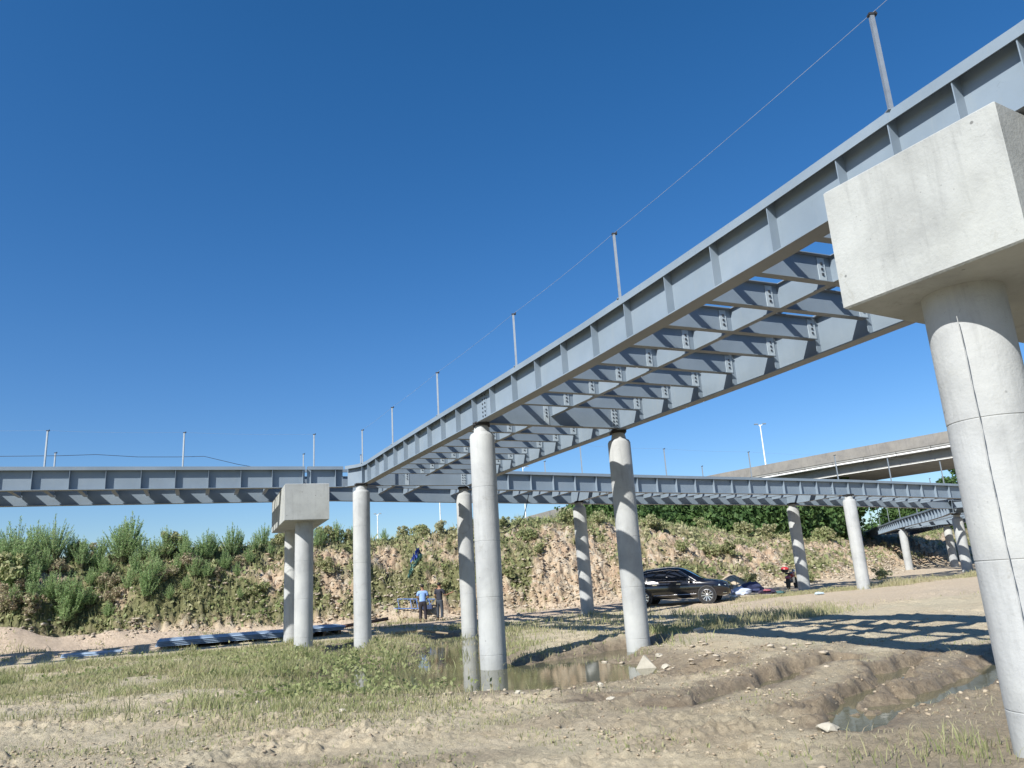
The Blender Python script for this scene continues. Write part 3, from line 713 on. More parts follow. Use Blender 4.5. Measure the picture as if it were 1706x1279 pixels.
LA_ = ['wire post at upper right above the big concrete block, longest in view', 'wire post on the ramp edge above the middle of the lit girder', 'wire post on the ramp edge, third down from the top right',
       'wire post on the ramp edge, fourth down from the top right', 'wire post on the ramp edge nearest the far corner']
tops = [np.array([6.9, 0.0, 7.55])]
for (px, py), lb in zip([(1488, 187), (1018, 497), (846, 610), (725, 692), (653, 740)], LA_):
    q = atz(px, py, 6.354); SS = np.linspace(0, sA[-1], 3000); j = int(np.argmin([np.hypot(*(at_s(Ap, s_)[0][:2]-q[:2])) for s_ in SS])); tops.append(post(*inset(Ap, SS[j], 1, -0.10), lb))
q = inset(Ap, sA[13], 1); tops.append(post(q[0], q[1], q[2], 'wire post at the corner where the ramp turns into the crossing bridge'))
wire(tops, 'thin wire strung between the post tops along the left edge of the ramp')
bt = []
for px, lb in [(62, 'wire post on the crossing bridge at the far left of the picture'), (297, 'wire post on the crossing bridge midway between picture edge and concrete block'), (519, 'wire post just right of the deck joint over the smaller concrete block')]:
    q = atz(px, 776, 6.35); bt.append(post(q[0], bline(q[0])+0.03, 6.354, lb))
bt = [(bt[0][0]-4, bt[0][1]-1.64, bt[0][2])]+bt; wire(bt, 'thin upper wire along the near posts of the crossing bridge, left part', 0.04, 0.0025)
cb = [aty(0, 760, 25.0), aty(100, 759, 25.2), aty(160, 757, 25.6), aty(230, 761, 26), aty(297, 761, 26.3), aty(340, 760, 26.4), aty(395, 773, 26.7), (-9.3, 27.0, 6.36)]
mb = MB(); mb.tube([(-19.5, 22.9, 6.75)]+cb, 0.009, 6); tag(mb.build('loose_cable', DARK), 'dark loose cable drooping over the deck edge at the far left', 'cable')
br = []
for px, lb in [(971, 'wire post on the crossing bridge above the slim striped pier'), (1112, 'wire post on the crossing bridge right of the shaded ramp pier'), (1254, 'wire post in front of the left end of the overpass, by the street lamp'),
               (1398, 'wire post on the crossing bridge in front of the middle of the overpass'), (1486, 'taller looking wire post on the crossing bridge before the overpass soffit'), (1573, 'wire post on the crossing bridge closest to the big column')]:
    d_ = ray(px, 795); x_ = d_[0]*(28+0.44*6.4)/(d_[1]-0.44*d_[0]); br.append(post(x_, bline(x_)+0.03, bz_(x_)+0.004, lb))
wire(br, 'thin upper wire along the near posts of the crossing bridge, right part', 0.04, 0.0025)
for k, (px, lb) in enumerate([(89, 'far-side wire post showing short above the deck at far left'), (505, 'short-looking far-side wire post left of the deck joint'), (601, 'far-side wire post behind the ramp corner'), (908, 'far-side wire post showing behind the deck right of the middle pier'),
                 (1170, 'far-side wire post between shaded ramp pier and street lamp')]):
    d_ = ray(px, 780); s_ = 0.41 if px < 600 else 0.44; y0 = 28+4.2/0.92; x_ = d_[0]*(y0+s_*6.4)/(d_[1]-s_*d_[0])
    post(x_, y0+s_*(x_+6.4)+0.04, bz_(x_+1.6)+0.004, lb)
for k, s in enumerate((6, 12, 18, 24, 30, 36)):
    p, t = at_s(Cp, s); post(p[0], p[1]+0.03, p[2]+0.004, ['first', 'second', 'third', 'fourth', 'fifth', 'sixth'][k]+' wire post along the small far ramp, counted from its near end', 1.9, 'posts on the far ramp')

# ------------------------------------------------------------------ concrete overpass
OP = [(48, 38), (42, 50), (36.2, 63.4), (29.6, 71.8), (22.6, 81.5), (15.5, 92.5), (8.4, 105), (1.6, 121.5), (-6, 145)]
OP = [(x, y, 12.0) for x, y in OP]
O0 = empty('concrete_overpass', (0, 0, 0), 'old weathered concrete road overpass curving away behind the steel bridges at right', 'bridge')
T_, Nn = nrm2(OP)   # heading away: right-hand normal points to +x (far side)
mb = MB(); mb.sweep(OP, 0, 0.25, -0.95, 0, Nn); mb.build('parapet', CONC_OLD, O0)
mb = MB(); mb.sweep(OP, 10.5, 10.75, -0.95, 0, Nn); mb.build('parapet', CONC_OLD, O0)
mb = MB(); mb.sweep(OP, 0.05, 10.7, -1.12, -0.952, Nn); mb.build('deck_slab', CONC_SOF, O0)
mb = MB(); mb.sweep(OP, 0.9, 9.9, -2.15, -1.122, Nn); mb.build('box_girder', CONC_SOF, O0)
mb = MB(); mb.sweep(OP, 0.86, 0.898, -2.16, -2.12, Nn); mb.build('edge_strip', WHITE, O0)
po = offs(OP, 0.12); mb = MB(); mb.tube([(x, y, z-1.27) for x, y, z in po], 0.09, 10); pp = mb.build('drain_pipe', WHITE, O0, smooth=True)
for s in np.arange(3, arc(po)[-1], 3.0)[:30]:
    p, t = at_s(po, s); mb = MB(); mb.box((p[0], p[1], p[2]-1.19), (0.03, 0.11, 0.2)); mb.build('pipe_bracket', DARK, pp)
for s in np.arange(30, arc(OP)[-1], 30.0):
    p, t = at_s(offs(OP, 5.3), s)
    if p[0] > 12: continue
    mb = MB(); mb.lathe([(0.7, 0), (0.7, 9.84)], (p[0], p[1], 0), n=24); mb.build('column', CONC_SOF, O0, smooth=True)
def lamp(base, h, label, double=True, k_=1.0):
    e_ = empty('street_lamp', base, label, 'street lamp', 'distant white street lamps')
    mb = MB(); mb.tube([(0, 0, 0), (0, 0, h)], [0.10, 0.055], 8); mb.build('mast', WHITE, e_, smooth=True)
    for sx in ((-1, 1) if double else (1,)):
        mb = MB(); mb.tube([(0, 0, h-0.25), (sx*0.2*k_, 0, h-0.1), (sx*0.35*k_, 0, h+0.02)], 0.035, 6); a_ = mb.build('arm', WHITE, e_)
        mb = MB(); mb.box((sx*0.6*k_, 0, h+0.06), (0.26*k_, 0.12, 0.05)); mb.build('lamp_head', GALV, e_)
lamp((28.6, 88.5, 10.9), 7.2, 'white street lamp standing on the overpass with two short arms', True, 0.8)
lamp((-18.0, 98, 4.4), 7.0, 'small double-headed street lamp far behind the bank, left of centre', True, 0.55)
lamp((-11.3, 110, 4.0), 14, 'plain white lamp mast behind the bank left of the middle pier', False)
lamp((0.8, 110, 4.0), 14, 'plain white lamp mast behind the bank right of the middle pier', False)

# hanging cable
c1 = np.array([0.40, 31.6, 5.32]); mb = MB()
pts = [c1, (0.30, 32.2, 4.95), (0.15, 33.0, 4.55), (-0.15, 34, 4.25), (-0.6, 35, 4.12), (-1.2, 36.2, 4.1), (-2.0, 37.5, 4.2)]
mb.tube(pts, 0.016, 6); tag(mb.build('hanging_cable', DARK), 'black cable sagging in a loop from the crossing bridge in front of the bank', 'cable')

# ------------------------------------------------------------------ vegetation
def tz(x, y): return terrain(x, y)[0]
def blades(name, x, y, z, h, wd, mat, rnd, lean=0.35, label=None, cat=None, group=None, kind='stuff', parent=None):
    n = len(x); a = rng.uniform(0, 2*np.pi, n); l = rng.uniform(0.1, 1, n)*lean*h; la = rng.uniform(0, 2*np.pi, n)
    dx, dy = np.cos(a)*wd/2, np.sin(a)*wd/2; lx, ly = np.cos(la)*l, np.sin(la)*l
    V = np.empty((n, 5, 3))
    V[:, 0] = np.stack([x-dx, y-dy, z-0.02], -1); V[:, 1] = np.stack([x+dx, y+dy, z-0.02], -1)
    V[:, 2] = np.stack([x+dx*0.8+lx*0.35, y+dy*0.8+ly*0.35, z+h*0.55], -1); V[:, 3] = np.stack([x-dx*0.8+lx*0.35, y-dy*0.8+ly*0.35, z+h*0.55], -1)
    V[:, 4] = np.stack([x+lx, y+ly, z+h], -1)
    b = (np.arange(n)*5)[:, None]
    fl = (b+np.array([0, 1, 2, 3, 3, 2, 4])).ravel(); ls = (np.arange(n)[:, None]*7+np.array([0, 4])).ravel()
    o = npmesh(name, V.reshape(-1, 3), fl, ls, mat, {'rnd': np.repeat(rnd, 5)})
    return tag(o, label, cat, group, kind)
def leaves(name, P, size, mat, rnd, kind=None, parent=None, up=0.3, asp=1.7):
    """small pointed leaf quads at P with random orientation"""
    n = len(P); u = rng.normal(size=(n, 3)); u[:, 2] += up; u /= np.linalg.norm(u, axis=1)[:, None]
    r = rng.normal(size=(n, 3)); v = np.cross(u, r); v /= np.linalg.norm(v, axis=1)[:, None]
    s_ = np.asarray(size).reshape(-1, 1)*np.ones((n, 1))
    V = np.empty((n, 4, 3)); V[:, 0] = P-u*s_*asp/2; V[:, 1] = P+v*s_/2; V[:, 2] = P+u*s_*asp/2; V[:, 3] = P-v*s_/2
    o = npmesh(name, V.reshape(-1, 3), np.arange(n*4), np.arange(n)*4, mat, {'rnd': np.repeat(rnd, 4)})
    if kind: o['kind'] = kind
    if parent: o.parent = parent
    return o
# meadow grass
def sample(n, x0, x1, y0, y1, fn):
    yy_ = y0*np.exp(rng.uniform(0, 1, n)*np.log(y1/y0)); xx_ = rng.uniform(-1, 1, n)*0.5*(x1-x0)+0.5*(x0+x1)
    xx_ = xx_*yy_/y1 if False else xx_
    m = fn(xx_, yy_); k = rng.uniform(0, 1, n) < m
    return xx_[k], yy_[k], m[k]
def vm(x, y):
    z, t, b, wt, v = terrain(x, y, False); m = vegmask(x, y, t, b, wt, v)
    vis = (np.abs(x/(y+2)) < 0.78)
    deep = np.maximum(sst(-0.01, 0.04, z), 0.5*(fbm(x*0.9, y*0.9, 2, 203) > 0.56)*sst(-1.2, -2.6, x)*(z < 0.04)+0.02)
    return m*vis*deep
gx, gy, gm = sample(1150000, -26, 30, 7.5, 50, vm)
gz = tz(gx, gy); tall = fbm(gx*0.5, gy*0.5, 3, 201); tall2 = fbm(gx*2.2, gy*2.2, 3, 202)
hgt = (0.05+0.21*sst(0.42, 0.62, tall)*sst(0.35, 0.6, tall2)+0.09*tall2)*rng.uniform(0.45, 1.25, len(gx))*sst(9, 15, gy)+0.035
hgt *= 0.75+0.25*gm
print('grass', len(gx))
blades('meadow_grass', gx, gy, np.maximum(gz, -0.05), hgt, (0.007+0.00045*gy)*rng.uniform(0.7, 1.5, len(gx)), GRASS, np.clip(0.28+0.7*fbm(gx*0.6, gy*0.6, 3, 204)+rng.uniform(-0.35, 0.5, len(gx))+0.25*sst(2, 6, gx)-0.28*np.exp(-((gx+4.5)/4.5)**2-((gy-20.5)/4.5)**2), 0, 1), 0.95)
# leafy low weeds at the pond edge
def weeds(name, cx_, cy_, sx, sy, n, size, h, mat):
    x = rng.normal(cx_, sx, n); y = rng.normal(cy_, sy, n); k = fbm(x*2, y*2, 3, 301) > 0.42; x, y = x[k], y[k]
    z = np.maximum(tz(x, y), -0.03)+rng.uniform(0, 1, len(x))**0.7*h*(0.4+1.2*fbm(x*2.5, y*2.5, 2, 302))
    return np.stack([x, y, z], -1)
PWn = 0
PW = np.concatenate([weeds('a', -4.3, 19.5, 0.8, 1.8, 1000, 0.05, 0.35, SCRUB), weeds('a', -6.5, 22.5, 1.6, 2.4, 1200, 0.05, 0.3, SCRUB), weeds('a', -3.4, 15.3, 0.9, 0.8, 1500, 0.05, 0.14, SCRUB), weeds('a', -10, 22, 3, 2.5, 1100, 0.05, 0.22, SCRUB)])
leaves('pond_weeds', PW, rng.uniform(0.03, 0.075, len(PW)), GRASS, rng.uniform(0.0, 0.55, len(PW)), 'stuff')
x = rng.uniform(-13, 9, 60000); y = 7.4*np.exp(rng.uniform(0, 1, 60000)*np.log(17/7.4))
k = (fbm(x*0.9, y*1.3, 4, 305) > 0.58) & (rng.uniform(0, 1, len(x)) < 0.3); x, y = x[k], y[k]
T0 = terrain(x, y); k = (T0[3] < 0.6); x, y = x[k], y[k]
blades('sparse_sprouts', x, y, T0[0][k], rng.uniform(0.015, 0.06, len(x)), rng.uniform(0.008, 0.02, len(x)), GRASS, rng.uniform(0.2, 0.9, len(x)), 0.9)
# tuft clump at the lower right corner
tr_ = np.concatenate([rng.normal([3.72, 7.2], [0.13, 0.14], (80, 2)), rng.normal([3.1, 7.3], [0.35, 0.2], (70, 2)), rng.normal([3.95, 7.6], [0.2, 0.3], (80, 2))])
blades('grass_tuft', tr_[:, 0], tr_[:, 1], tz(tr_[:, 0], tr_[:, 1]), rng.uniform(0.04, 0.2, len(tr_)), rng.uniform(0.006, 0.013, len(tr_)), GRASS, rng.uniform(0.0, 0.7, len(tr_)), 0.8)

x = rng.uniform(-14, 9, 26000); y = 7.3*np.exp(rng.uniform(0, 1, 26000)*np.log(24/7.3)); k = (fbm(x*0.8, y*1.0, 3, 309) > 0.5) & (np.abs(x/(y+2)) < 0.78); x, y = x[k], y[k]; zz_ = tz(x, y); k = zz_ > 0.02
blades('dry_stalks', x[k], y[k], zz_[k], rng.uniform(0.02, 0.07, k.sum()), rng.uniform(0.004, 0.009, k.sum()), BROWN, rng.uniform(0.3, 1, k.sum()), 2.6)
# bank cover
def bm_(x, y):
    z, t, b, wt, v = terrain(x, y, False); return bankveg(x, y, t)*(t > 0.02)*(np.abs(x/(y+2)) < 0.78)
def banks(n, x0, x1, y0, y1):
    x = rng.uniform(x0, x1, n); y = rng.uniform(y0, y1, n); k = rng.uniform(0, 1, n) < bm_(x, y); return x[k], y[k]
bx, by_ = banks(230000, -32, 6, 32, 54); bx2, by2 = banks(130000, 6, 50, 44, 95); bx = np.r_[bx, bx2]; by_ = np.r_[by_, by2]
bzv = tz(bx, by_); cl = fbm(bx*1.1, by_*1.1, 3, 311); print('bank', len(bx))
hh = 0.06+0.75*np.clip(cl-0.38, 0, 1)*rng.uniform(0, 1, len(bx))*1.6
kk = rng.uniform(0, 1, len(bx)) < np.where(bx < 6, 0.33, 0.5); bx, by_, bzv, cl, hh = bx[kk], by_[kk], bzv[kk], cl[kk], hh[kk]
leaves('bank_scrub', np.stack([bx, by_, bzv+hh*rng.uniform(0, 1, len(bx))], -1), rng.uniform(0.06, 0.17, len(bx))*(1+0.4*(bx > 6)), SCRUB, np.clip(rng.uniform(0, 0.6, len(bx))+0.5*(fbm(bx*0.7, by_*0.7, 3, 312)-0.3)+np.where(bx > -11, 0.12, 0.0), 0, 1), 'stuff')
tt_ = terrain(bx, by_, False)[1]; k = rng.uniform(0, 1, len(bx)) < np.where((bx > 5) & (tt_ > 0.45), 0.9, 0.42); gb = np.where((bx > 5) & (tt_ > 0.5), -0.35, 0.0)
blades('bank_grass', bx[k], by_[k], bzv[k], rng.uniform(0.12, 0.5, k.sum())*(0.5+cl[k]), rng.uniform(0.015, 0.04, k.sum()), SCRUB, np.clip(rng.uniform(0.25, 1, k.sum())+gb[k], 0, 1), 0.5)

# individual plants on the bank
def feather_mesh(mat, seed, nst=26, H_=1.5, W_=0.55, leaf=0.045, per=46, droop=0.25):
    r = np.random.default_rng(seed); P = []; U = []; S = []
    V = []; Fl = []; Ls = []; R = []
    mbs = MB()
    for i in range(nst):
        a = r.uniform(0, 2*np.pi); sp = r.uniform(0, 1)**0.7*W_; h = H_*r.uniform(0.55, 1.05)*(1-0.35*sp/W_)
        b = np.array([np.cos(a)*sp*0.2, np.sin(a)*sp*0.2, 0]); e_ = np.array([np.cos(a)*sp, np.sin(a)*sp, h]); m_ = (b+e_)/2+np.array([0, 0, 0.12*h])
        mbs.tube([b, m_, e_], [0.012, 0.008, 0.003], 4)
        t = r.uniform(0.15, 1, per)[:, None]; p = (1-t)**2*b+2*t*(1-t)*m_+t*t*e_
        P.append(p); aa = r.uniform(0, 2*np.pi, per); el = r.uniform(0.2, 1.1, per); L = leaf*r.uniform(1.2, 3.2, per)*(1.15-0.6*t[:, 0])
        U.append(np.stack([np.cos(aa)*np.cos(el), np.sin(aa)*np.cos(el), np.sin(el)], -1)*L[:, None])
    P = np.concatenate(P); U = np.concatenate(U); n = len(P)
    sd_ = np.cross(U, r.normal(size=(n, 3))); sd_ /= np.linalg.norm(sd_, axis=1)[:, None]; sd_ *= leaf*0.24
    V = np.stack([P-sd_, P+sd_, P+U], 1).reshape(-1, 3)
    o = npmesh('foliage', V, np.arange(n*3), np.arange(n)*3, mat, {'rnd': np.repeat(r.uniform(0, 1, n), 3)})
    return o, mbs
STEM = simple('weed_stem', (0.10, 0.10, 0.05), 0.8)
def bush_mesh(mat, seed, n=900, H_=0.9, W_=0.6, size=0.07):
    r = np.random.default_rng(seed); nc_ = 14; c = r.normal(0, 1, (nc_, 3))*[W_*0.45, W_*0.45, H_*0.24]+[0, 0, H_*0.52]
    rad = r.uniform(0.14, 0.30, nc_)*H_
    i = r.integers(0, nc_, n); d = r.normal(size=(n, 3)); d /= np.linalg.norm(d, axis=1)[:, None]
    P = c[i]+d*rad[i][:, None]*r.uniform(0.6, 1.05, n)[:, None]; P[:, 2] = np.abs(P[:, 2])
    u = r.normal(size=(n, 3)); u /= np.linalg.norm(u, axis=1)[:, None]; v = np.cross(u, r.normal(size=(n, 3))); v /= np.linalg.norm(v, axis=1)[:, None]
    s_ = size*r.uniform(0.5, 1.3, (n, 1)); V = np.stack([P-u*s_, P+v*s_*0.6, P+u*s_, P-v*s_*0.6], 1).reshape(-1, 3)
    mbs = MB()
    for k in range(6): mbs.tube([(0, 0, -0.1), tuple(c[k]*0.6), tuple(c[k])], [0.02, 0.012, 0.005], 4)
    return npmesh('foliage', V, np.arange(n*4), np.arange(n)*4, mat, {'rnd': np.repeat(r.uniform(0, 1, n), 4)}), mbs
protos = {}
def plant_proto(key, fo, mbs, nm, label, cat, group):
    e_ = empty(nm, (0, 0, 0), label, cat, group); fo.parent = e_; mbs.build('stem', STEM, e_); protos[key] = [e_, False]; return e_
SP = [('f0', FEATHER, 'f', dict(seed=1, nst=46, H_=1.5, W_=0.66, per=60, leaf=0.05)), ('f1', FEATHER, 'f', dict(seed=2, nst=34, H_=1.25, W_=0.5, per=54, leaf=0.05)), ('f2', FEATHER, 'f', dict(seed=3, nst=60, H_=1.7, W_=0.9, per=60, leaf=0.05)),
      ('b0', BROWN, 'b', dict(seed=4, n=1000)), ('b1', BROWN, 'b', dict(seed=5, n=1300, H_=1.2, W_=0.8)), ('g0', SCRUB, 'b', dict(seed=6, n=1100)), ('g1', SCRUB, 'b', dict(seed=7, n=1500, H_=1.3, W_=0.9, size=0.085))]
INFO = {'f': ('feathery_weed', 'x', 'weed', 'feathery green weeds on the bank'),
        'b': ('dry_bush', 'brownish half-dried bush growing on the left bank', 'bush', 'brown dried bushes on the bank'),
        'g': ('leafy_bush', 'low dark green leafy bush growing on the bank', 'bush', 'green leafy bushes on the bank')}
meshes = {}
for key, mat, ty, kw in SP:
    meshes[key] = feather_mesh(mat, **kw) if ty == 'f' else bush_mesh(mat, **kw)
def put(key, x, y, sc, label=None, rz=None, dz=-0.05):
    ty = 'b' if key[0] == 'b' else key[0]; nm, lb, ct, gp = INFO[ty]
    if key not in protos:
        fo, mbs = meshes[key]; e_ = plant_proto(key, fo, mbs, nm, lb, ct, gp)
    else: e_ = copy_tree(protos[key][0])
    e_.location = (x, y, hz(x, y)+dz); e_.rotation_euler = (0, 0, rng.uniform(0, 6.28) if rz is None else rz)
    q = rng.uniform(0.9, 1.15); e_.scale = (sc*q, sc*q, sc)
    e_['label'] = label or lb
    return e_
def hit(px, py, y0=30, y1=100):
    Y_ = np.arange(y0, y1, 0.12); r_ = ray(px, py); P = r_[None]*Y_[:, None]+np.array([0, 0, CZ]); d_ = P[:, 2]-terrain(P[:, 0], P[:, 1])[0]
    k = np.where(d_ < 0)[0]
    if len(k): return P[k[0]]
    return P[int(np.argmin(np.where(Y_ < 75, d_, 99)))]
def on_bank(px, py, key, sc, label=None):
    p = hit(px, py); return put(key, p[0], p[1], sc, label)
def where(px):
    for lim, t in ((130, 'left picture edge'), (250, 'above loose blue sheets'), (330, 'above the sheet stack'), (470, 'left of smaller block'), (590, 'right of smaller block'),
                   (765, 'by the blue tarpaulin'), (960, 'right of the pond piers'), (1070, 'behind shaded ramp pier'), (1230, 'slope above black car'), (1340, 'left of motorcycle pier'), (1420, 'left of pale pier')):
        if px < lim: return t
    return 'near the far ramp'
HGT = ((905, 'skyline'), (945, 'high up'), (990, 'midway up'), (2000, 'low down'))
ORD = ['first', 'second', 'third', 'fourth', 'fifth', 'sixth', 'seventh', 'eighth', 'ninth', 'tenth', 'eleventh', 'twelfth']
def plant_all(L, ty):
    word = {'f': ('feathery weed', ('tall', 'small')), 'b': ('brown bush', ('large', 'small')), 'g': ('leafy bush', ('broad', 'small'))}[ty]
    lab = lambda q: '%s %s, %s, %s' % (word[1][0 if q[3] >= 0.9 else 1], word[0], where(q[0]), [t for lim, t in HGT if q[1] < lim][0])
    cnt = {}
    for q in sorted(L): cnt.setdefault(lab(q), []).append(q)
    for lb, qs in cnt.items():
        for i, q in enumerate(qs):
            on_bank(q[0], q[1], q[2], q[3], lb if len(qs) == 1 else lb+', %s from left' % ORD[i])
FE = [(25, 940, 'f2', 1.35), (60, 925, 'f0', 1.4), (15, 985, 'f1', 1.3), (55, 985, 'f1', 1.2), (118, 925, 'f1', 1.1), (90, 935, 'f2', 1.3), (85, 1000, 'f0', 1.0), (105, 1045, 'f1', 1.3), (120, 1030, 'f0', 1.3), (98, 1020, 'f2', 1.0), (200, 945, 'f2', 1.25), (215, 930, 'f0', 1.5), (235, 935, 'f1', 1.2), (205, 925, 'f0', 1.3),
      (250, 990, 'f0', 1.15), (242, 1010, 'f1', 1.1), (262, 970, 'f1', 1.1), (225, 960, 'f1', 1.1), (275, 930, 'f0', 1.1), (330, 940, 'f1', 1.0), (345, 935, 'f0', 1.1), (385, 930, 'f0', 1.2), (375, 950, 'f1', 1.0), (305, 925, 'f1', 1.1), (355, 925, 'f1', 1.0), (425, 920, 'f1', 0.9), (440, 910, 'f0', 0.9),
      (180, 1030, 'f1', 0.7), (345, 965, 'f1', 0.8), (560, 905, 'f0', 0.9), (640, 895, 'f1', 0.7), (585, 905, 'f1', 0.9), (530, 915, 'f0', 0.8), (160, 950, 'f1', 0.9), (295, 960, 'f1', 0.9), (5, 950, 'f2', 1.2), (35, 960, 'f0', 1.2), (75, 960, 'f1', 1.1), (150, 985, 'f1', 0.8), (310, 985, 'f1', 0.7), (20, 1015, 'f1', 0.9), (415, 940, 'f1', 0.8), (400, 1000, 'f1', 0.5), (500, 910, 'f1', 0.9), (135, 950, 'f0', 1.0), (168, 935, 'f1', 1.0), (172, 965, 'f0', 0.9), (150, 1010, 'f1', 0.8), (215, 985, 'f0', 0.8), (283, 1000, 'f1', 0.7), (325, 965, 'f0', 0.8), (50, 1015, 'f0', 0.9), (395, 965, 'f1', 0.7), (310, 940, 'f0', 0.9), (255, 940, 'f0', 0.9), (450, 925, 'f1', 0.6), (140, 905, 'f1', 0.9), (400, 905, 'f1', 0.8), (78, 905, 'f0', 1.0)]
plant_all(FE, 'f')
plant_all([(30, 1003, 'b0', 0.8), (100, 955, 'b1', 0.6), (152, 932, 'b0', 0.8), (185, 985, 'b1', 0.7), (190, 1008, 'b0', 0.8), (275, 965, 'b1', 0.6), (318, 950, 'b1', 0.7), (362, 970, 'b0', 0.7), (398, 945, 'b0', 0.6), (50, 1030, 'b0', 0.8), (10, 1030, 'b1', 0.8)], 'b')
plant_all([(290, 900, 'g0', 1.0), (8, 965, 'g1', 1.2), (470, 905, 'g1', 0.8), (490, 900, 'g0', 0.9), (545, 900, 'g1', 0.9), (575, 898, 'g0', 0.8), (670, 890, 'g0', 0.8), (700, 882, 'g1', 0.7), (735, 880, 'g0', 0.7), (880, 905, 'g1', 0.7), (900, 925, 'g0', 0.7), (840, 880, 'g0', 0.6),
                       (950, 875, 'g1', 0.9), (1000, 875, 'g0', 0.9), (1140, 925, 'g0', 0.8), (1180, 930, 'g1', 0.9), (1215, 925, 'g0', 1.0), (600, 960, 'g0', 0.6), (430, 1000, 'g0', 0.8), (540, 955, 'g0', 0.8), (735, 985, 'g0', 0.6), (845, 965, 'g0', 0.6),
                       (1240, 890, 'g1', 1.0), (1280, 895, 'g0', 1.0), (1320, 905, 'g1', 0.9), (1170, 880, 'g0', 0.9), (1085, 880, 'g1', 0.9), (790, 880, 'g0', 0.7), (1375, 900, 'g1', 1.1), (30, 925, 'g1', 1.0), (130, 905, 'g0', 0.8), (1350, 970, 'g0', 0.7), (1250, 975, 'g0', 0.6), (1470, 965, 'g0', 0.7)], 'g')
# thicket beyond the bank at right: one mass
Pw = []; Rw = []
cl_c = []
for i in range(420):
    u = rng.uniform(0, 1); px = 955+u*700
    Y_ = rng.uniform(0, 1)*14+np.interp(px, [940, 1100, 1300, 1400, 1440, 1660], [57, 60, 64, 74, 92, 100])
    x_ = aty(px, 850, Y_)[0]; zg = hz(x_, Y_); top = aty(px, np.interp(px, [940, 1000, 1100, 1400, 1660], [848, 836, 828, 822, 822])+rng.uniform(0, 60), Y_)[2]
    if 1405 < px < 1560 and Y_ < 104: continue
    cl_c.append((x_, Y_, max(zg+0.5, min(top, 10.5)-0.8), rng.uniform(0.9, 1.9)))
cl_c = np.array(cl_c); nlf = 170000
ii = rng.integers(0, len(cl_c), nlf); d = rng.normal(size=(nlf, 3)); d /= np.linalg.norm(d, axis=1)[:, None]
d[:, 1] = -np.abs(d[:, 1])*np.where(rng.uniform(0, 1, nlf) < 0.75, 1, -1)
Pw = cl_c[ii, :3]+d*cl_c[ii, 3:4]*(1+0.25*rng.normal(size=(nlf, 1))*0.5)
zg = tz(Pw[:, 0], Pw[:, 1]); Pw[:, 2] = np.maximum(Pw[:, 2], zg)
fr = rng.uniform(0, 1, nlf) < 0.25; Pw[fr, 2] = zg[fr]+rng.uniform(0, 1, fr.sum())*np.maximum(Pw[fr, 2]-zg[fr], 0.3)
leaves('thicket', Pw, rng.uniform(0.14, 0.34, nlf), WOODS, np.clip(rng.uniform(0, 0.6, nlf)+0.5*(vn(Pw[:, 0]*0.3, Pw[:, 2]*0.6, 5)-0.3), 0, 1), 'stuff', up=0.6)
# single tree beyond the overpass
def tree(x, y, zg, h, r_, label, seed, name='broadleaf_tree'):
    e_ = empty(name, (x, y, zg), label, 'tree'); rr = np.random.default_rng(seed); mb = MB()
    mb.tube([(0, 0, -0.5), (0.1, 0, h*0.35), (0.15, 0.1, h*0.75)], [0.3, 0.2, 0.06], 8)
    cs = []
    for k in range(22):
        c = rr.normal(0, 1, 3)*[r_*0.5, r_*0.5, h*0.17]+[0, 0, h*0.72]; cs.append((*c, rr.uniform(0.25, 0.45)*r_))
        if k < 8: mb.tube([(0.08, 0, h*0.4), tuple((np.array(c)+[0, 0, h*0.4])/2), tuple(c)], [0.1, 0.06, 0.02], 5)
    mb.build('trunk', STEM, e_); cs = np.array(cs); n = 9000; i = rr.integers(0, len(cs), n); d = rr.normal(size=(n, 3)); d /= np.linalg.norm(d, axis=1)[:, None]
    leaves('crown', cs[i, :3]+d*cs[i, 3:4]*rr.uniform(0.5, 1.05, (n, 1)), rr.uniform(0.2, 0.4, n), WOODS, rr.uniform(0, 0.7, n), None, e_)
p = aty(1578, 800, 125); tree(p[0], 125, 3, p[2]-3+0.5, 3.4, 'round dark treetop showing between overpass and steel bridge at far right', 5)
p = aty(1330, 793, 78); tree(p[0]+2.5, 76, 3, p[2]-3+0.2, 2.6, 'green treetop poking above the steel bridge in front of the overpass', 6)

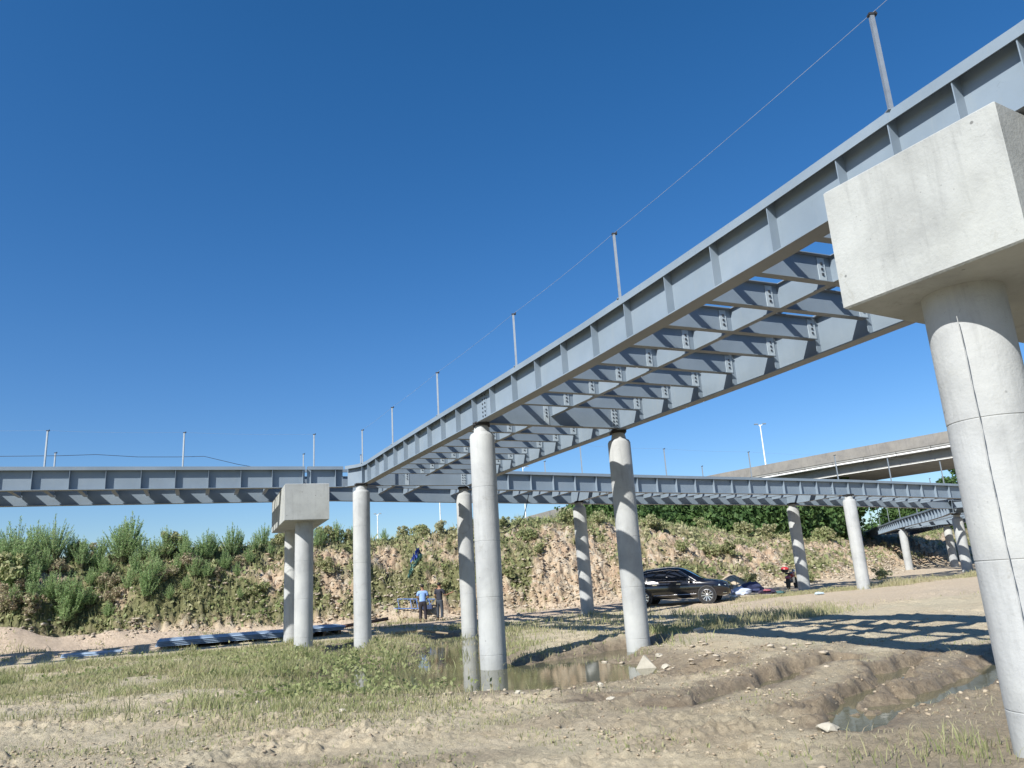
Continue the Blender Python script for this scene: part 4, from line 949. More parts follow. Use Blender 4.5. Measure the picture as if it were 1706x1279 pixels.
# ------------------------------------------------------------------ rocks and clods
def rock_base(sub, seed, rough=0.25):
    bm = bmesh.new(); bmesh.ops.create_icosphere(bm, subdivisions=sub, radius=1); r = np.random.default_rng(seed)
    V = np.array([v.co for v in bm.verts]); Fs = np.array([[v.index for v in f.verts] for f in bm.faces]); bm.free()
    # planar cuts make it angular
    for _ in range(9):
        nn = r.normal(size=3); nn /= np.linalg.norm(nn); dd = r.uniform(0.45, 0.8); e_ = V@nn-dd; V = V-np.outer(np.clip(e_, 0, None), nn)
    V += r.normal(0, rough*0.45, V.shape); return V, Fs
def rocks(name, x, y, s_, mat, zoff=0.25, kind='stuff', flat=0.65):
    bases = [rock_base(1, k) for k in range(8)]; n = len(x); z = tz(x, y); Vs = []; Fs = []; b = 0; R = []
    which = rng.integers(0, 8, n)
    for k, (V, Fc) in enumerate(bases):
        idx_ = np.where(which == k)[0]
        if not len(idx_): continue
        a = rng.uniform(0, 6.28, len(idx_)); c, s2 = np.cos(a)[:, None], np.sin(a)[:, None]; ax_ = rng.uniform(0.7, 1.4, (len(idx_), 1)); az_ = rng.uniform(0.6, 1.1, (len(idx_), 1))*flat
        X_ = V[None, :, 0]*ax_; Y_ = V[None, :, 1]; Z_ = V[None, :, 2]*az_; sc = s_[idx_][:, None]
        W_ = np.stack([(X_*c-Y_*s2)*sc+x[idx_][:, None], (X_*s2+Y_*c)*sc+y[idx_][:, None], Z_*sc+z[idx_][:, None]+sc*zoff], -1).reshape(-1, 3)
        Fi = (Fc[None]+(np.arange(len(idx_))*len(V))[:, None, None]+b).reshape(-1, 3); Vs.append(W_); Fs.append(Fi); b += len(W_); R.append(np.repeat(rng.uniform(0, 1, len(idx_)), len(V)))
    Fi = np.concatenate(Fs)
    o = npmesh(name, np.concatenate(Vs), Fi.ravel(), np.arange(len(Fi))*3, mat, {'rnd': np.concatenate(R)})
    o['kind'] = kind; return o
def rock_mat(name, stops):
    m, nt, p = newmat(name); a = N(nt, 'Attribute', attribute_name='rnd'); g = N(nt, 'NewGeometry'); n = noise(nt, 14, 5, 0.65, g.outputs['Position'])
    ml = N(nt, 'Math', operation='MULTIPLY_ADD'); nt.links.new(a.outputs['Fac'], ml.inputs[0]); ml.inputs[1].default_value = 0.6
    m2 = N(nt, 'Math', operation='MULTIPLY'); nt.links.new(n.outputs[0], m2.inputs[0]); m2.inputs[1].default_value = 0.45; nt.links.new(m2.outputs[0], ml.inputs[2])
    r = ramp(nt, stops); nt.links.new(ml.outputs[0], r.inputs[0]); nt.links.new(r.outputs[0], p.inputs['Base Color']); p.inputs['Roughness'].default_value = 0.9
    b = N(nt, 'Bump'); b.inputs['Strength'].default_value = 0.5; b.inputs['Distance'].default_value = 0.01; nt.links.new(n.outputs[0], b.inputs['Height']); nt.links.new(b.outputs[0], p.inputs['Normal'])
    return m
ROCK = rock_mat('pale_rock', [(0.1, (0.26, 0.21, 0.155)), (0.5, (0.36, 0.305, 0.23)), (0.9, (0.46, 0.41, 0.33))])
CLOD = rock_mat('soil_clod', [(0.1, (0.20, 0.155, 0.105)), (0.5, (0.33, 0.27, 0.19)), (0.9, (0.42, 0.36, 0.26))])
BROCK = rock_mat('bank_rock', [(0.1, (0.28, 0.20, 0.14)), (0.5, (0.42, 0.32, 0.22)), (0.9, (0.54, 0.46, 0.36))])
MUD = rock_mat('wet_clod', [(0.1, (0.15, 0.115, 0.078)), (0.5, (0.27, 0.215, 0.15)), (0.9, (0.45, 0.39, 0.29))])
n = 15000; x = rng.uniform(-1, 1, n); y = 7.2*np.exp(rng.uniform(0, 1, n)*np.log(22/7.2)); x = x*y*0.75
k = fbm(x*1.1, y*1.5, 4, 401) > 0.50+0.05*sst(-2, 1, x)*0; x, y = x[k], y[k]; T0 = terrain(x, y); k = (T0[0] > 0.02); x, y, wv_ = x[k], y[k], T0[3][k]
k = wv_ < 0.5; rocks('soil_clods', x[k], y[k], 0.008+0.032*rng.uniform(0, 1, k.sum())**3.5, CLOD)
n = 9000; x = rng.uniform(0, 9, n); y = rng.uniform(7.5, 17, n); T0 = terrain(x, y)
rd = np.minimum.reduce([seg_d(x, y, L) for L, _, _ in RIDGES[:5]]); k = (T0[0] > 0.01) & (rng.uniform(0, 1, n) < np.exp(-(rd/0.35)**2)+0.03) & (x/y < 0.75); x, y = x[k], y[k]
rocks('mud_clods', x, y, 0.006+0.035*rng.uniform(0, 1, len(x))**4, MUD, 0.1, flat=0.8)
# rubble: pond rim, shaded bar by the pier, bank foot
n = 14000; x = rng.uniform(-30, 40, n); T_b = np.interp(x, BX, BY0); y = T_b+rng.normal(0.2, 0.9, n)+rng.exponential(1.2, n)*0.9; k = fbm(x*0.7, y*0.7, 3, 402) > 0.47; x, y = x[k], y[k]
rocks('bank_rubble', x, y, 0.03+0.13*rng.uniform(0, 1, len(x))**2.5, ROCK, 0.1)
n = 60000; x = rng.uniform(-30, 36, n); y = np.interp(x, BX, BY0)+rng.uniform(0, 1, n)*(np.interp(x, BX, BY1)-np.interp(x, BX, BY0)); t_ = terrain(x, y, False)[1]; k = (rng.uniform(0, 1, n) < (1-bankveg(x, y, t_))*0.5) & (t_ < 0.9) & (fbm(x*1.3, y*1.3, 3, 404) > 0.45); x, y = x[k], y[k]
rocks('slope_rubble', x, y, 0.025+0.11*rng.uniform(0, 1, len(x))**3, BROCK, 0.0)
n = 110; x = np.r_[rng.normal(2.1, 1.0, n), rng.normal(3.6, 1.2, n)]; y = np.r_[rng.normal(19.0, 1.2, n), rng.normal(15.6, 0.9, n)]; k = tz(x, y) > -0.03; x, y = x[k], y[k]
rocks('pond_stones', x, y, 0.02+0.09*rng.uniform(0, 1, len(x))**2.2, ROCK, 0.2, flat=0.45)
x = np.r_[rng.uniform(-6, 2, 130)]; y = rng.uniform(12.6, 14.3, 130); rocks('shore_stones', x, y, 0.02+0.05*rng.uniform(0, 1, 130)**2, ROCK, 0.2)
def single_rock(px, py, z, s3, label, seed, mat=None, tri=False):
    p = atz(px, py, z); V, Fc = rock_base(2, seed)
    if tri:
        V, Fc = np.array([(-1, -0.5, -0.3), (1, -0.45, -0.3), (0.9, 0.5, -0.3), (-0.8, 0.5, -0.3), (-0.12, -0.1, 1.0), (0.1, 0.12, 0.95)]), [(0, 1, 4), (1, 2, 5, 4), (2, 3, 5), (3, 0, 4, 5), (3, 2, 1, 0)]
    mb = MB(); mb.add([(v[0]*s3[0], v[1]*s3[1], v[2]*s3[2]) for v in V], [tuple(f) for f in Fc])
    o = mb.build('rock', mat or PALE, None); o.location = (p[0], p[1], max(hz(p[0], p[1]), 0)+s3[2]*0.3); return tag(o, label, 'rock', 'separate rocks by the puddles')
PALE = simple('chalky_block', (0.42, 0.39, 0.32), 0.9, 0, 0.12, 9, 0.4)
single_rock(1075, 1108, 0.05, (0.21, 0.2, 0.19), 'pale pointed triangular stone block standing at the puddle by the shaded pier', 1, tri=True)
single_rock(1110, 1108, 0.08, (0.12, 0.10, 0.08), 'squat tan stone just right of the triangular block', 2)
single_rock(1100, 1097, 0.08, (0.10, 0.08, 0.06), 'flat pale stone right of the shaded pier foot', 3)
single_rock(1163, 1058, 0.25, (0.20, 0.15, 0.10), 'white flat rock lying in the ramp shadow', 4)
single_rock(1000, 1148, 0.12, (0.07, 0.06, 0.05), 'small brown stone on the muddy shore left of the tiny puddle', 5)
single_rock(1018, 1154, 0.12, (0.11, 0.08, 0.07), 'brown slanted stone on the muddy shore below the tall pier', 6)
single_rock(518, 1170, 0.15, (0.06, 0.05, 0.035), 'small pale round stone lying on the grass edge at left of centre', 7)
single_rock(570, 1184, 0.15, (0.07, 0.05, 0.03), 'flat tan stone at the mud edge, left of centre', 8)
single_rock(1378, 1207, 0.2, (0.12, 0.08, 0.07), 'whitish angular rock at the near end of the long rut puddle', 9)
single_rock(320, 1228, 0.18, (0.05, 0.03, 0.02), 'small ochre stone alone on the dried mud, lower left', 10)
single_rock(862, 1155, 0.12, (0.07, 0.05, 0.045), 'brown stone on the near shore of the pond right below the tall pier', 11)
for a_ in [o for o in C.objects if o.name.startswith('rock')]: pass
# blue scrap in tiny puddle is the sky mirrored in it

# ------------------------------------------------------------------ stacked steel, truss, tarpaulin
BLUE = simple('blue_sheet_metal', (0.30, 0.39, 0.50), 0.4, 0.2, 0.2, 3)
def steel_stack(o, ang, L, Wd, z0, n, label, nm='steel_sheet_stack', cross=True):
    e_ = empty(nm, (o[0], o[1], z0), label, 'steel stack', None, ang)
    for k in (0.12, 0.5, 0.88):
        mb = MB(); mb.box((L*k, Wd/2, 0.08), (0.06, Wd/2*0.98, 0.08)); mb.build('bearer', simple('timber', (0.10, 0.07, 0.045), 0.9) if 'timber' not in bpy.data.materials else bpy.data.materials['timber'], e_)
    z = 0.16
    for k in range(n):
        mb = MB(); m_ = 14; prof = []
        for i in range(m_*2+1):
            yv = Wd*i/(m_*2); prof.append((yv, 0.045 if (i % 4) in (1, 2) else 0.0))
        P = [(0.02*k+rng.uniform(-.03, .03)*0, y_, z+h_) for y_, h_ in prof]; Q = [(L+0.03*k, y_, z+h_) for y_, h_ in prof]; R1 = [(p_[0], p_[1], p_[2]-0.006) for p_ in P]; R2 = [(p_[0], p_[1], p_[2]-0.006) for p_ in Q]
        nn = len(P); mb.add(P+Q+R1+R2, [(i, i+1, nn+i+1, nn+i) for i in range(nn-1)]+[(2*nn+i+1, 2*nn+i, 3*nn+i, 3*nn+i+1) for i in range(nn-1)]+[(i, 2*nn+i, 2*nn+i+1, i+1) for i in range(nn-1)]+[(nn+i, nn+i+1, 3*nn+i+1, 3*nn+i) for i in range(nn-1)]+[(0, nn, 3*nn, 2*nn), (nn-1, 3*nn-1, 4*nn-1, 2*nn-1)])
        mb.build('steel_sheet', BLUE, e_); z += 0.052+0.004
    return e_
steel_stack((-13.7, 29.6), math.atan2(0.38, 0.925), 5.6, 2.3, hz(-12, 30.5)-0.02, 4, 'long low stack of blue-grey ribbed steel sheets left of the smaller block columns')
steel_stack((-8.7, 31.6), math.atan2(0.38, 0.925), 1.5, 2.8, hz(-7.6, 32.3)+0.0, 3, 'shorter stack of blue steel sheets between the block columns and the corner pier')
steel_stack((-16.6, 28.6), math.atan2(0.38, 0.925), 1.9, 0.8, hz(-16, 29)-0.14, 2, 'thin loose blue steel sheets lying in the grass at far left')
RUST = simple('rusty_steel', (0.22, 0.12, 0.08), 0.8, 0.2)
mb = MB(); a = np.array([-8.9, 33.7, hz(-8.9, 33.7)+0.12]); b = np.array([-5.9, 34.3, hz(-5.9, 34.3)+0.42]); mb.tube([a, (a+b)/2, b], 0.07, 4); tag(mb.build('rusty_beam', RUST), 'rusty brown beam propped up behind the corner pier', 'beam')
mb = MB(); a = np.array([-5.0, 30.6, 0.28]); b = np.array([-2.9, 29.6, 0.2]); mb.tube([a, (a+b)/2+np.array([0, 0.1, 0.08]), b], [0.05, 0.045, 0.03], 6); tag(mb.build('fallen_pole', simple('old_wood', (0.25, 0.2, 0.14), 0.9)), 'thin weathered pole lying in the grass left of the water pier', 'pole')
# blue truss frame
TB = simple('blue_paint', (0.10, 0.19, 0.42), 0.5)
c = np.array([-6.75, 40.6, hz(-6.2, 40.6)+0.08]); e_ = empty('truss_frame', c, 'bright blue welded truss frame lying at the bank foot left of the two people', 'truss')
L3 = [np.array([0, 0, 0.15]), np.array([0, 0.7, 0.1]), np.array([0.2, 0.35, 0.6])]; dr = np.array([1.9, 0.15, -0.12])
for l in L3: mb = MB(); mb.tube([l, l+dr], 0.028, 6); mb.build('chord', TB, e_)
for i in range(6):
    a, b = L3[i % 3]+dr*i/6, L3[(i+1) % 3]+dr*(i+1)/6; mb = MB(); mb.tube([a, b], 0.018, 5); mb.build('brace', TB, e_)
    a, b = L3[(i+2) % 3]+dr*i/6, L3[i % 3]+dr*(i+1)/6; mb = MB(); mb.tube([a, b], 0.018, 5); mb.build('brace', TB, e_)
mb = MB(); mb.box((1.7, 0.3, 0.12), (0.28, 0.3, 0.1)); tg = mb.build('crate', simple('dark_blue', (0.03, 0.05, 0.12), 0.6), e_)
# tarpaulin on the bank
bank_hit = hit
def cloth(name, L, wds, mat, label, cat, lift=0.06):
    n = 26; m_ = 8; P = np.array([bank_hit(*q) for q in L]); t = np.linspace(0, len(L)-1, n); V = []
    for i, tt in enumerate(t):
        c = np.array([np.interp(tt, range(len(L)), P[:, k]) for k in range(3)]); wd = np.interp(tt, range(len(L)), wds)
        for j in range(m_):
            u = j/(m_-1)-0.5; x_ = c[0]+u*wd; z_ = c[2]+0.10*math.sin(j*2.3+i*0.9)*1.0; y_ = c[1]-lift-0.07*math.cos(j*1.9+i*1.3)-0.05; V.append((x_, y_, z_+0.05*math.sin(i*2.1+j)))
    mb = MB(); nn = len(V); V2 = [(a, b+0.02, c_) for a, b, c_ in V]
    Fs = [(i*m_+j, i*m_+j+1, (i+1)*m_+j+1, (i+1)*m_+j) for i in range(n-1) for j in range(m_-1)]; Fs += [(nn+f[3], nn+f[2], nn+f[1], nn+f[0]) for f in Fs]
    mb.add(V+V2, Fs); return tag(mb.build(name, mat, None, smooth=True), label, cat)
cloth('tarpaulin', [(697, 915), (692, 928), (686, 938)], [0.15, 0.28, 0.15], simple('royal_blue_tarp', (0.04, 0.08, 0.30), 0.6), 'crumpled royal blue tarpaulin scrap hanging on the bank above the two people', 'tarpaulin', 0.12)
cloth('net_scrap', [(702, 925), (690, 940), (684, 955), (681, 963)], [0.2, 0.2, 0.15, 0.08], simple('teal_net', (0.16, 0.30, 0.25), 0.7), 'strip of teal green netting trailing down the bank from the blue tarpaulin', 'netting', 0.16)

# ------------------------------------------------------------------ black car
PAINT, nt_, p = newmat('black_car_paint'); p.inputs['Base Color'].default_value = (0.004, 0.004, 0.007, 1); p.inputs['Roughness'].default_value = 0.18; p.inputs['Coat Weight'].default_value = 1; p.inputs['Coat Roughness'].default_value = 0.03
n_ = noise(nt_, 60, 2); b_ = N(nt_, 'Bump'); b_.inputs['Strength'].default_value = 0.02; nt_.links.new(n_.outputs[0], b_.inputs['Height']); nt_.links.new(b_.outputs[0], p.inputs['Normal'])
GLASS, nt_, p = newmat('tinted_glass'); p.inputs['Base Color'].default_value = (0.015, 0.018, 0.022, 1); p.inputs['Roughness'].default_value = 0.03; p.inputs['Coat Weight'].default_value = 1; n_ = noise(nt_, 2, 2); r_ = ramp(nt_, [(0.3, (0.012, 0.014, 0.018)), (0.7, (0.022, 0.026, 0.032))]); nt_.links.new(n_.outputs[0], r_.inputs[0]); nt_.links.new(r_.outputs[0], p.inputs['Base Color'])
CHROME = simple('chrome', (0.75, 0.75, 0.77), 0.15, 1.0, 0.02)
TYRE = simple('tyre_rubber', (0.018, 0.018, 0.019), 0.8)
PLAST = simple('black_plastic', (0.02, 0.02, 0.022), 0.55)
REDL = simple('red_lens', (0.35, 0.01, 0.01), 0.2)
ALLOY = simple('alloy', (0.55, 0.56, 0.58), 0.25, 0.9, 0.04)
car = empty('car', (0, 0, 0), 'black shiny estate-like car with chrome trim parked behind the shaded ramp pier', 'car')
# stations: x (front = +), halfwidth at sill/belt, z sill, z belt, roof z, roof halfwidth
ST = [(-2.42, 0.66, 0.52, 0.86, 0.90, 0.62), (-2.36, 0.80, 0.40, 0.98, 1.10, 0.66), (-2.15, 0.90, 0.34, 1.03, 1.34, 0.62), (-1.8, 0.93, 0.28, 1.04, 1.48, 0.61), (-1.35, 0.945, 0.26, 1.03, 1.575, 0.62), (-0.8, 0.95, 0.26, 1.02, 1.63, 0.63), (-0.2, 0.95, 0.26, 1.01, 1.655, 0.635), (0.25, 0.95, 0.26, 1.0, 1.62, 0.63),
      (0.55, 0.95, 0.26, 0.995, 1.52, 0.65), (0.9, 0.95, 0.26, 0.99, 1.32, 0.70), (1.22, 0.95, 0.27, 0.985, 1.13, 0.76), (1.42, 0.95, 0.27, 0.98, 1.06, 0.80), (1.8, 0.93, 0.29, 0.95, 1.01, 0.79), (2.15, 0.89, 0.31, 0.89, 0.95, 0.74), (2.36, 0.80, 0.34, 0.80, 0.86, 0.66), (2.45, 0.66, 0.40, 0.70, 0.74, 0.56)]
def sect(st):
    x, wb, zs, zb, zr, wr = st
    pts = [(0, zs), (wb*0.86, zs), (wb*0.965, zs+0.10), (wb*0.985, zs+0.30), (wb, (zs+zb)/2+0.06), (wb*0.985, zb-0.10), (wb*0.945, zb)]
    k = 0.0 if zr-zb < 0.12 else 1.0
    pts += [((wb*0.945)*(1-t)+wr*t+0.02*math.sin(math.pi*t)*k, zb*(1-t)+(zr-0.05)*t) for t in (0.33, 0.66, 1.0)]
    pts += [(wr*0.93, zr-0.012), (wr*0.7, zr+0.006), (wr*0.35, zr+0.018), (0, zr+0.022)]
    return pts
SEC = [sect(st) for st in ST]; m_ = len(SEC[0]); mb = MB(); ring_n = 2*m_-2
V = []
for st, sc_ in zip(ST, SEC):
    V += [(st[0], -a, b) for a, b in sc_]+[(st[0], a, b) for a, b in sc_[-2:0:-1]]
Fs = [(i*ring_n+k, i*ring_n+(k+1) % ring_n, (i+1)*ring_n+(k+1) % ring_n, (i+1)*ring_n+k) for i in range(len(ST)-1) for k in range(ring_n)]
Fs += [tuple(range(ring_n))[::-1], tuple((len(ST)-1)*ring_n+k for k in range(ring_n))]
mb.add(V, Fs); body = mb.build('body', PAINT, car, smooth=True, angle=50)
def interp_sec(x, j):
    xs = [s_[0] for s_ in ST]; return np.interp(x, xs, [SEC[i][j][0] for i in range(len(ST))]), np.interp(x, xs, [SEC[i][j][1] for i in range(len(ST))])
def side_panel(name, x0, x1, j0, j1, mat, par, off=0.008, nx=8, trim=None, t0=0.06, t1=0.94, slant0=0, slant1=0):
    for sd_ in (-1, 1):
        V = []; n_ = 5
        for i in range(nx+1):
            for k in range(n_):
                t = t0+(t1-t0)*k/(n_-1); x_ = (x0+slant0*t)*(1-i/nx)+(x1+slant1*t)*i/nx; jj = j0+(j1-j0)*t; a = int(min(math.floor(jj), j1-1)); f_ = jj-a
                ya, za = interp_sec(x_, a); yb, zb = interp_sec(x_, a+1); V.append((x_, sd_*(ya*(1-f_)+yb*f_+off), za*(1-f_)+zb*f_+off*0.3))
        mb = MB(); mb.add(V, [(i*n_+k, i*n_+k+1, (i+1)*n_+k+1, (i+1)*n_+k) for i in range(nx) for k in range(n_-1)]); o = mb.build(name, mat, par, smooth=True)
side_panel('side_window', -1.98, -1.28, 6, 9, GLASS, body, slant0=0.45, slant1=0.05, t0=0.1, t1=0.86)
side_panel('side_window', -1.22, -0.32, 6, 9, GLASS, body, slant0=0.05, slant1=0.02, t0=0.1, t1=0.88)
side_panel('side_window', -0.24, 1.05, 6, 9, GLASS, body, slant0=0.02, slant1=-0.62, t0=0.1, t1=0.86)
for sd_ in (-1, 1):
    def sp(x, j, t, off=0.014):
        ya, za = interp_sec(x, j); yb, zb = interp_sec(x, j+1); return (x, sd_*(ya*(1-t)+yb*t+off), za*(1-t)+zb*t)
    mb = MB(); mb.tube([sp(x, 6, 0.15) for x in np.linspace(-2.0, 1.05, 16)], 0.012, 6); mb.tube([sp(-2.0, 6, 0.15), sp(-1.75, 7, 0.6), sp(-1.5, 8, 0.7), sp(-1.0, 8, 0.78), sp(-0.2, 8, 0.8), sp(0.3, 8, 0.75), sp(0.75, 7, 0.75), sp(1.05, 6, 0.3)], 0.010, 6); mb.build('window_trim', CHROME, body)
    mb = MB(); mb.tube([(x, sd_*(np.interp(x, [s_[0] for s_ in ST], [s_[1] for s_ in ST])*0.975+0.012), 0.43) for x in np.linspace(-0.95, 1.0, 8)], 0.014, 6); mb.build('sill_trim', CHROME, body)
    for xd in (-0.28, 1.02, -1.25):
        mb = MB(); mb.box((xd, sd_*0.945, 0.68), (0.005, 0.012, 0.30)); mb.build('door_gap', PLAST, body)
    for xd in (-0.55, 0.55): mb = MB(); mb.box((xd-0.3, sd_*0.952, 0.90), (0.10, 0.018, 0.015)); mb.build('door_handle', CHROME, body)
    mb = MB(); mb.lathe([(0.02, -0.10), (0.07, -0.06), (0.08, 0), (0.07, 0.05), (0.02, 0.07)], (0.80, sd_*1.06, 1.07), ((0, 1, 0), (0, 0, 1), (1, 0, 0)), 12); mb.build('mirror', PAINT, body, smooth=True)
    for xw in (1.48, -1.44):
        ax = ((1, 0, 0), (0, 0, 1), (0, sd_, 0))
        mb = MB(); mb.lathe([(0.42, 0.0), (0.42, 0.025), (0.365, 0.03), (0.365, 0.0)], (xw, sd_*0.925, 0.37), ax, 36); mb.build('wheel_arch', PLAST, body)
        we = empty('wheel', (xw, sd_*0.84, 0.355), None, None); we.parent = car
        mb = MB(); mb.lathe([(0.25, -0.11), (0.345, -0.11), (0.362, -0.07), (0.362, 0.09), (0.345, 0.125), (0.27, 0.13), (0.262, 0.10), (0.25, 0.02)], (0, 0, 0), ax, 40); mb.build('tyre', TYRE, we, smooth=True)
        mb = MB(); mb.lathe([(0.255, 0.02), (0.262, 0.115), (0.25, 0.118), (0.24, 0.04)], (0, 0, 0), ax, 32)
        for k in range(10):
            q = 2*math.pi*k/10+0.1; u_ = np.array([math.cos(q), 0, math.sin(q)]); v_ = np.array([-math.sin(q), 0, math.cos(q)])
            mb.prism([u_*0.05+v_*0.018+np.array([0, sd_*0.09, 0]), u_*0.05-v_*0.018+np.array([0, sd_*0.09, 0]), u_*0.25-v_*(0.035 if k % 2 else 0.02)+np.array([0, sd_*0.105, 0]), u_*0.25+v_*(0.02 if k % 2 else 0.035)+np.array([0, sd_*0.105, 0])], (0, sd_*0.015, 0))
        mb.lathe([(0.06, 0.06), (0.06, 0.12), (0.03, 0.128)], (0, 0, 0), ax, 16); mb.build('rim', ALLOY, we)
        mb = MB(); mb.lathe([(0.25, 0.01), (0.25, 0.03)], (0, 0, 0), ax, 24); mb.build('brake_disc', PLAST, we)
    mb = MB(); mb.prism([(2.02, sd_*0.86, 0.80), (2.30, sd_*0.76, 0.76), (2.33, sd_*0.74, 0.70), (2.0, sd_*0.885, 0.74)], (0.03, sd_*0.035, 0.01)); mb.build('headlight', simple('lamp_glass', (0.45, 0.55, 0.6), 0.1) if 'lamp_glass' not in bpy.data.materials else bpy.data.materials['lamp_glass'], car)
    mb = MB(); mb.prism([(-2.40, sd_*0.70, 0.98), (-2.15, sd_*0.87, 0.98), (-2.15, sd_*0.89, 0.86), (-2.42, sd_*0.72, 0.86)], (-0.02, sd_*0.03, 0)); mb.build('tail_light', REDL, car)
    mb = MB(); mb.box((2.2, sd_*0.80, 0.42), (0.16, 0.05, 0.012)); mb.build('bumper_trim', CHROME, car)
# windscreen and rear window
def cross_panel(name, xa, xb, mat, f=0.92, off=0.012):
    V = []
    for x_ in np.linspace(xa, xb, 6):
        for u in np.linspace(-1, 1, 9):
            wr_ = np.interp(x_, [s_[0] for s_ in ST], [s_[5] for s_ in ST]); zr_ = np.interp(x_, [s_[0] for s_ in ST], [s_[4] for s_ in ST]); V.append((x_, u*wr_*f, zr_+0.022*(1-u*u)+off))
    mb = MB(); mb.add(V, [(i*9+k, i*9+k+1, (i+1)*9+k+1, (i+1)*9+k) for i in range(5) for k in range(8)]); mb.build(name, mat, body, smooth=True)
cross_panel('windscreen', 0.36, 1.36, GLASS); cross_panel('rear_window', -2.3, -1.75, GLASS)
mb = MB(); mb.box((2.44, 0, 0.62), (0.03, 0.42, 0.10))
for k in range(6): mb.box((2.475, 0, 0.545+0.03*k), (0.004, 0.4, 0.005))
mb.build('grille', PLAST, car)
mb = MB(); mb.box((2.47, 0, 0.43), (0.01, 0.22, 0.06)); mb.build('number_plate', simple('plate_blue', (0.05, 0.12, 0.4), 0.4), car)
for sd_ in (-1, 1): mb = MB(); mb.tube([(-1.6, sd_*0.60, 1.56), (-1.5, sd_*0.60, 1.60), (-0.2, sd_*0.615, 1.69), (0.1, sd_*0.615, 1.66)], 0.013, 6); mb.build('roof_rail', CHROME, body)
cp = np.array([7.15, 37.4]); ca_ = math.radians(-22); zc = hz(*cp); zc = float(np.mean([hz(cp[0]+a_, cp[1]+b_) for a_ in (-1.4, 1.4) for b_ in (-0.9, 0.9)]))+0.02
car.location = (cp[0], cp[1], zc-0.02); car.rotation_euler = (0, 0, ca_)

# ------------------------------------------------------------------ people
SKIN = simple('skin', (0.28, 0.15, 0.09), 0.6); HAIR = simple('black_hair', (0.012, 0.01, 0.01), 0.7)
def skinmesh(name, joints, edges, mat, parent, root=0, sub=2):
    me = bpy.data.meshes.new(name); me.from_pydata([j[0] for j in joints], edges, []); o = bpy.data.objects.new(name, me); C.objects.link(o)
    o.parent = parent; md = o.modifiers.new('skin', 'SKIN'); md.use_smooth_shade = True
    for i, (p_, r_) in enumerate(joints):
        sv = me.skin_vertices[0].data[i] if me.skin_vertices else None
        if sv: sv.radius = r_ if hasattr(r_, '__len__') else (r_, r_); sv.use_root = (i == root)
    sb = o.modifiers.new('sub', 'SUBSURF'); sb.levels = sub; sb.render_levels = sub
    me.materials.append(mat); return o
def ensure_skin(me):
    if not me.skin_vertices:
        bm = bmesh.new(); bm.from_mesh(me); bm.verts.layers.skin.verify(); bm.to_mesh(me); bm.free()
def chainmesh(name, joints, edges, mat, parent, root=0, sub=2):
    me = bpy.data.meshes.new(name); me.from_pydata([tuple(map(float, j[0])) for j in joints], edges, []); ensure_skin(me)
    for i, (p_, r_) in enumerate(joints):
        sv = me.skin_vertices[0].data[i]; sv.radius = tuple(r_) if hasattr(r_, '__len__') else (r_, r_); sv.use_root = (i == root)
    me.materials.append(mat); o = bpy.data.objects.new(name, me); C.objects.link(o); o.parent = parent
    o.modifiers.new('skin', 'SKIN').use_smooth_shade = True; sb = o.modifiers.new('sub', 'SUBSURF'); sb.levels = sub; sb.render_levels = sub
    return o
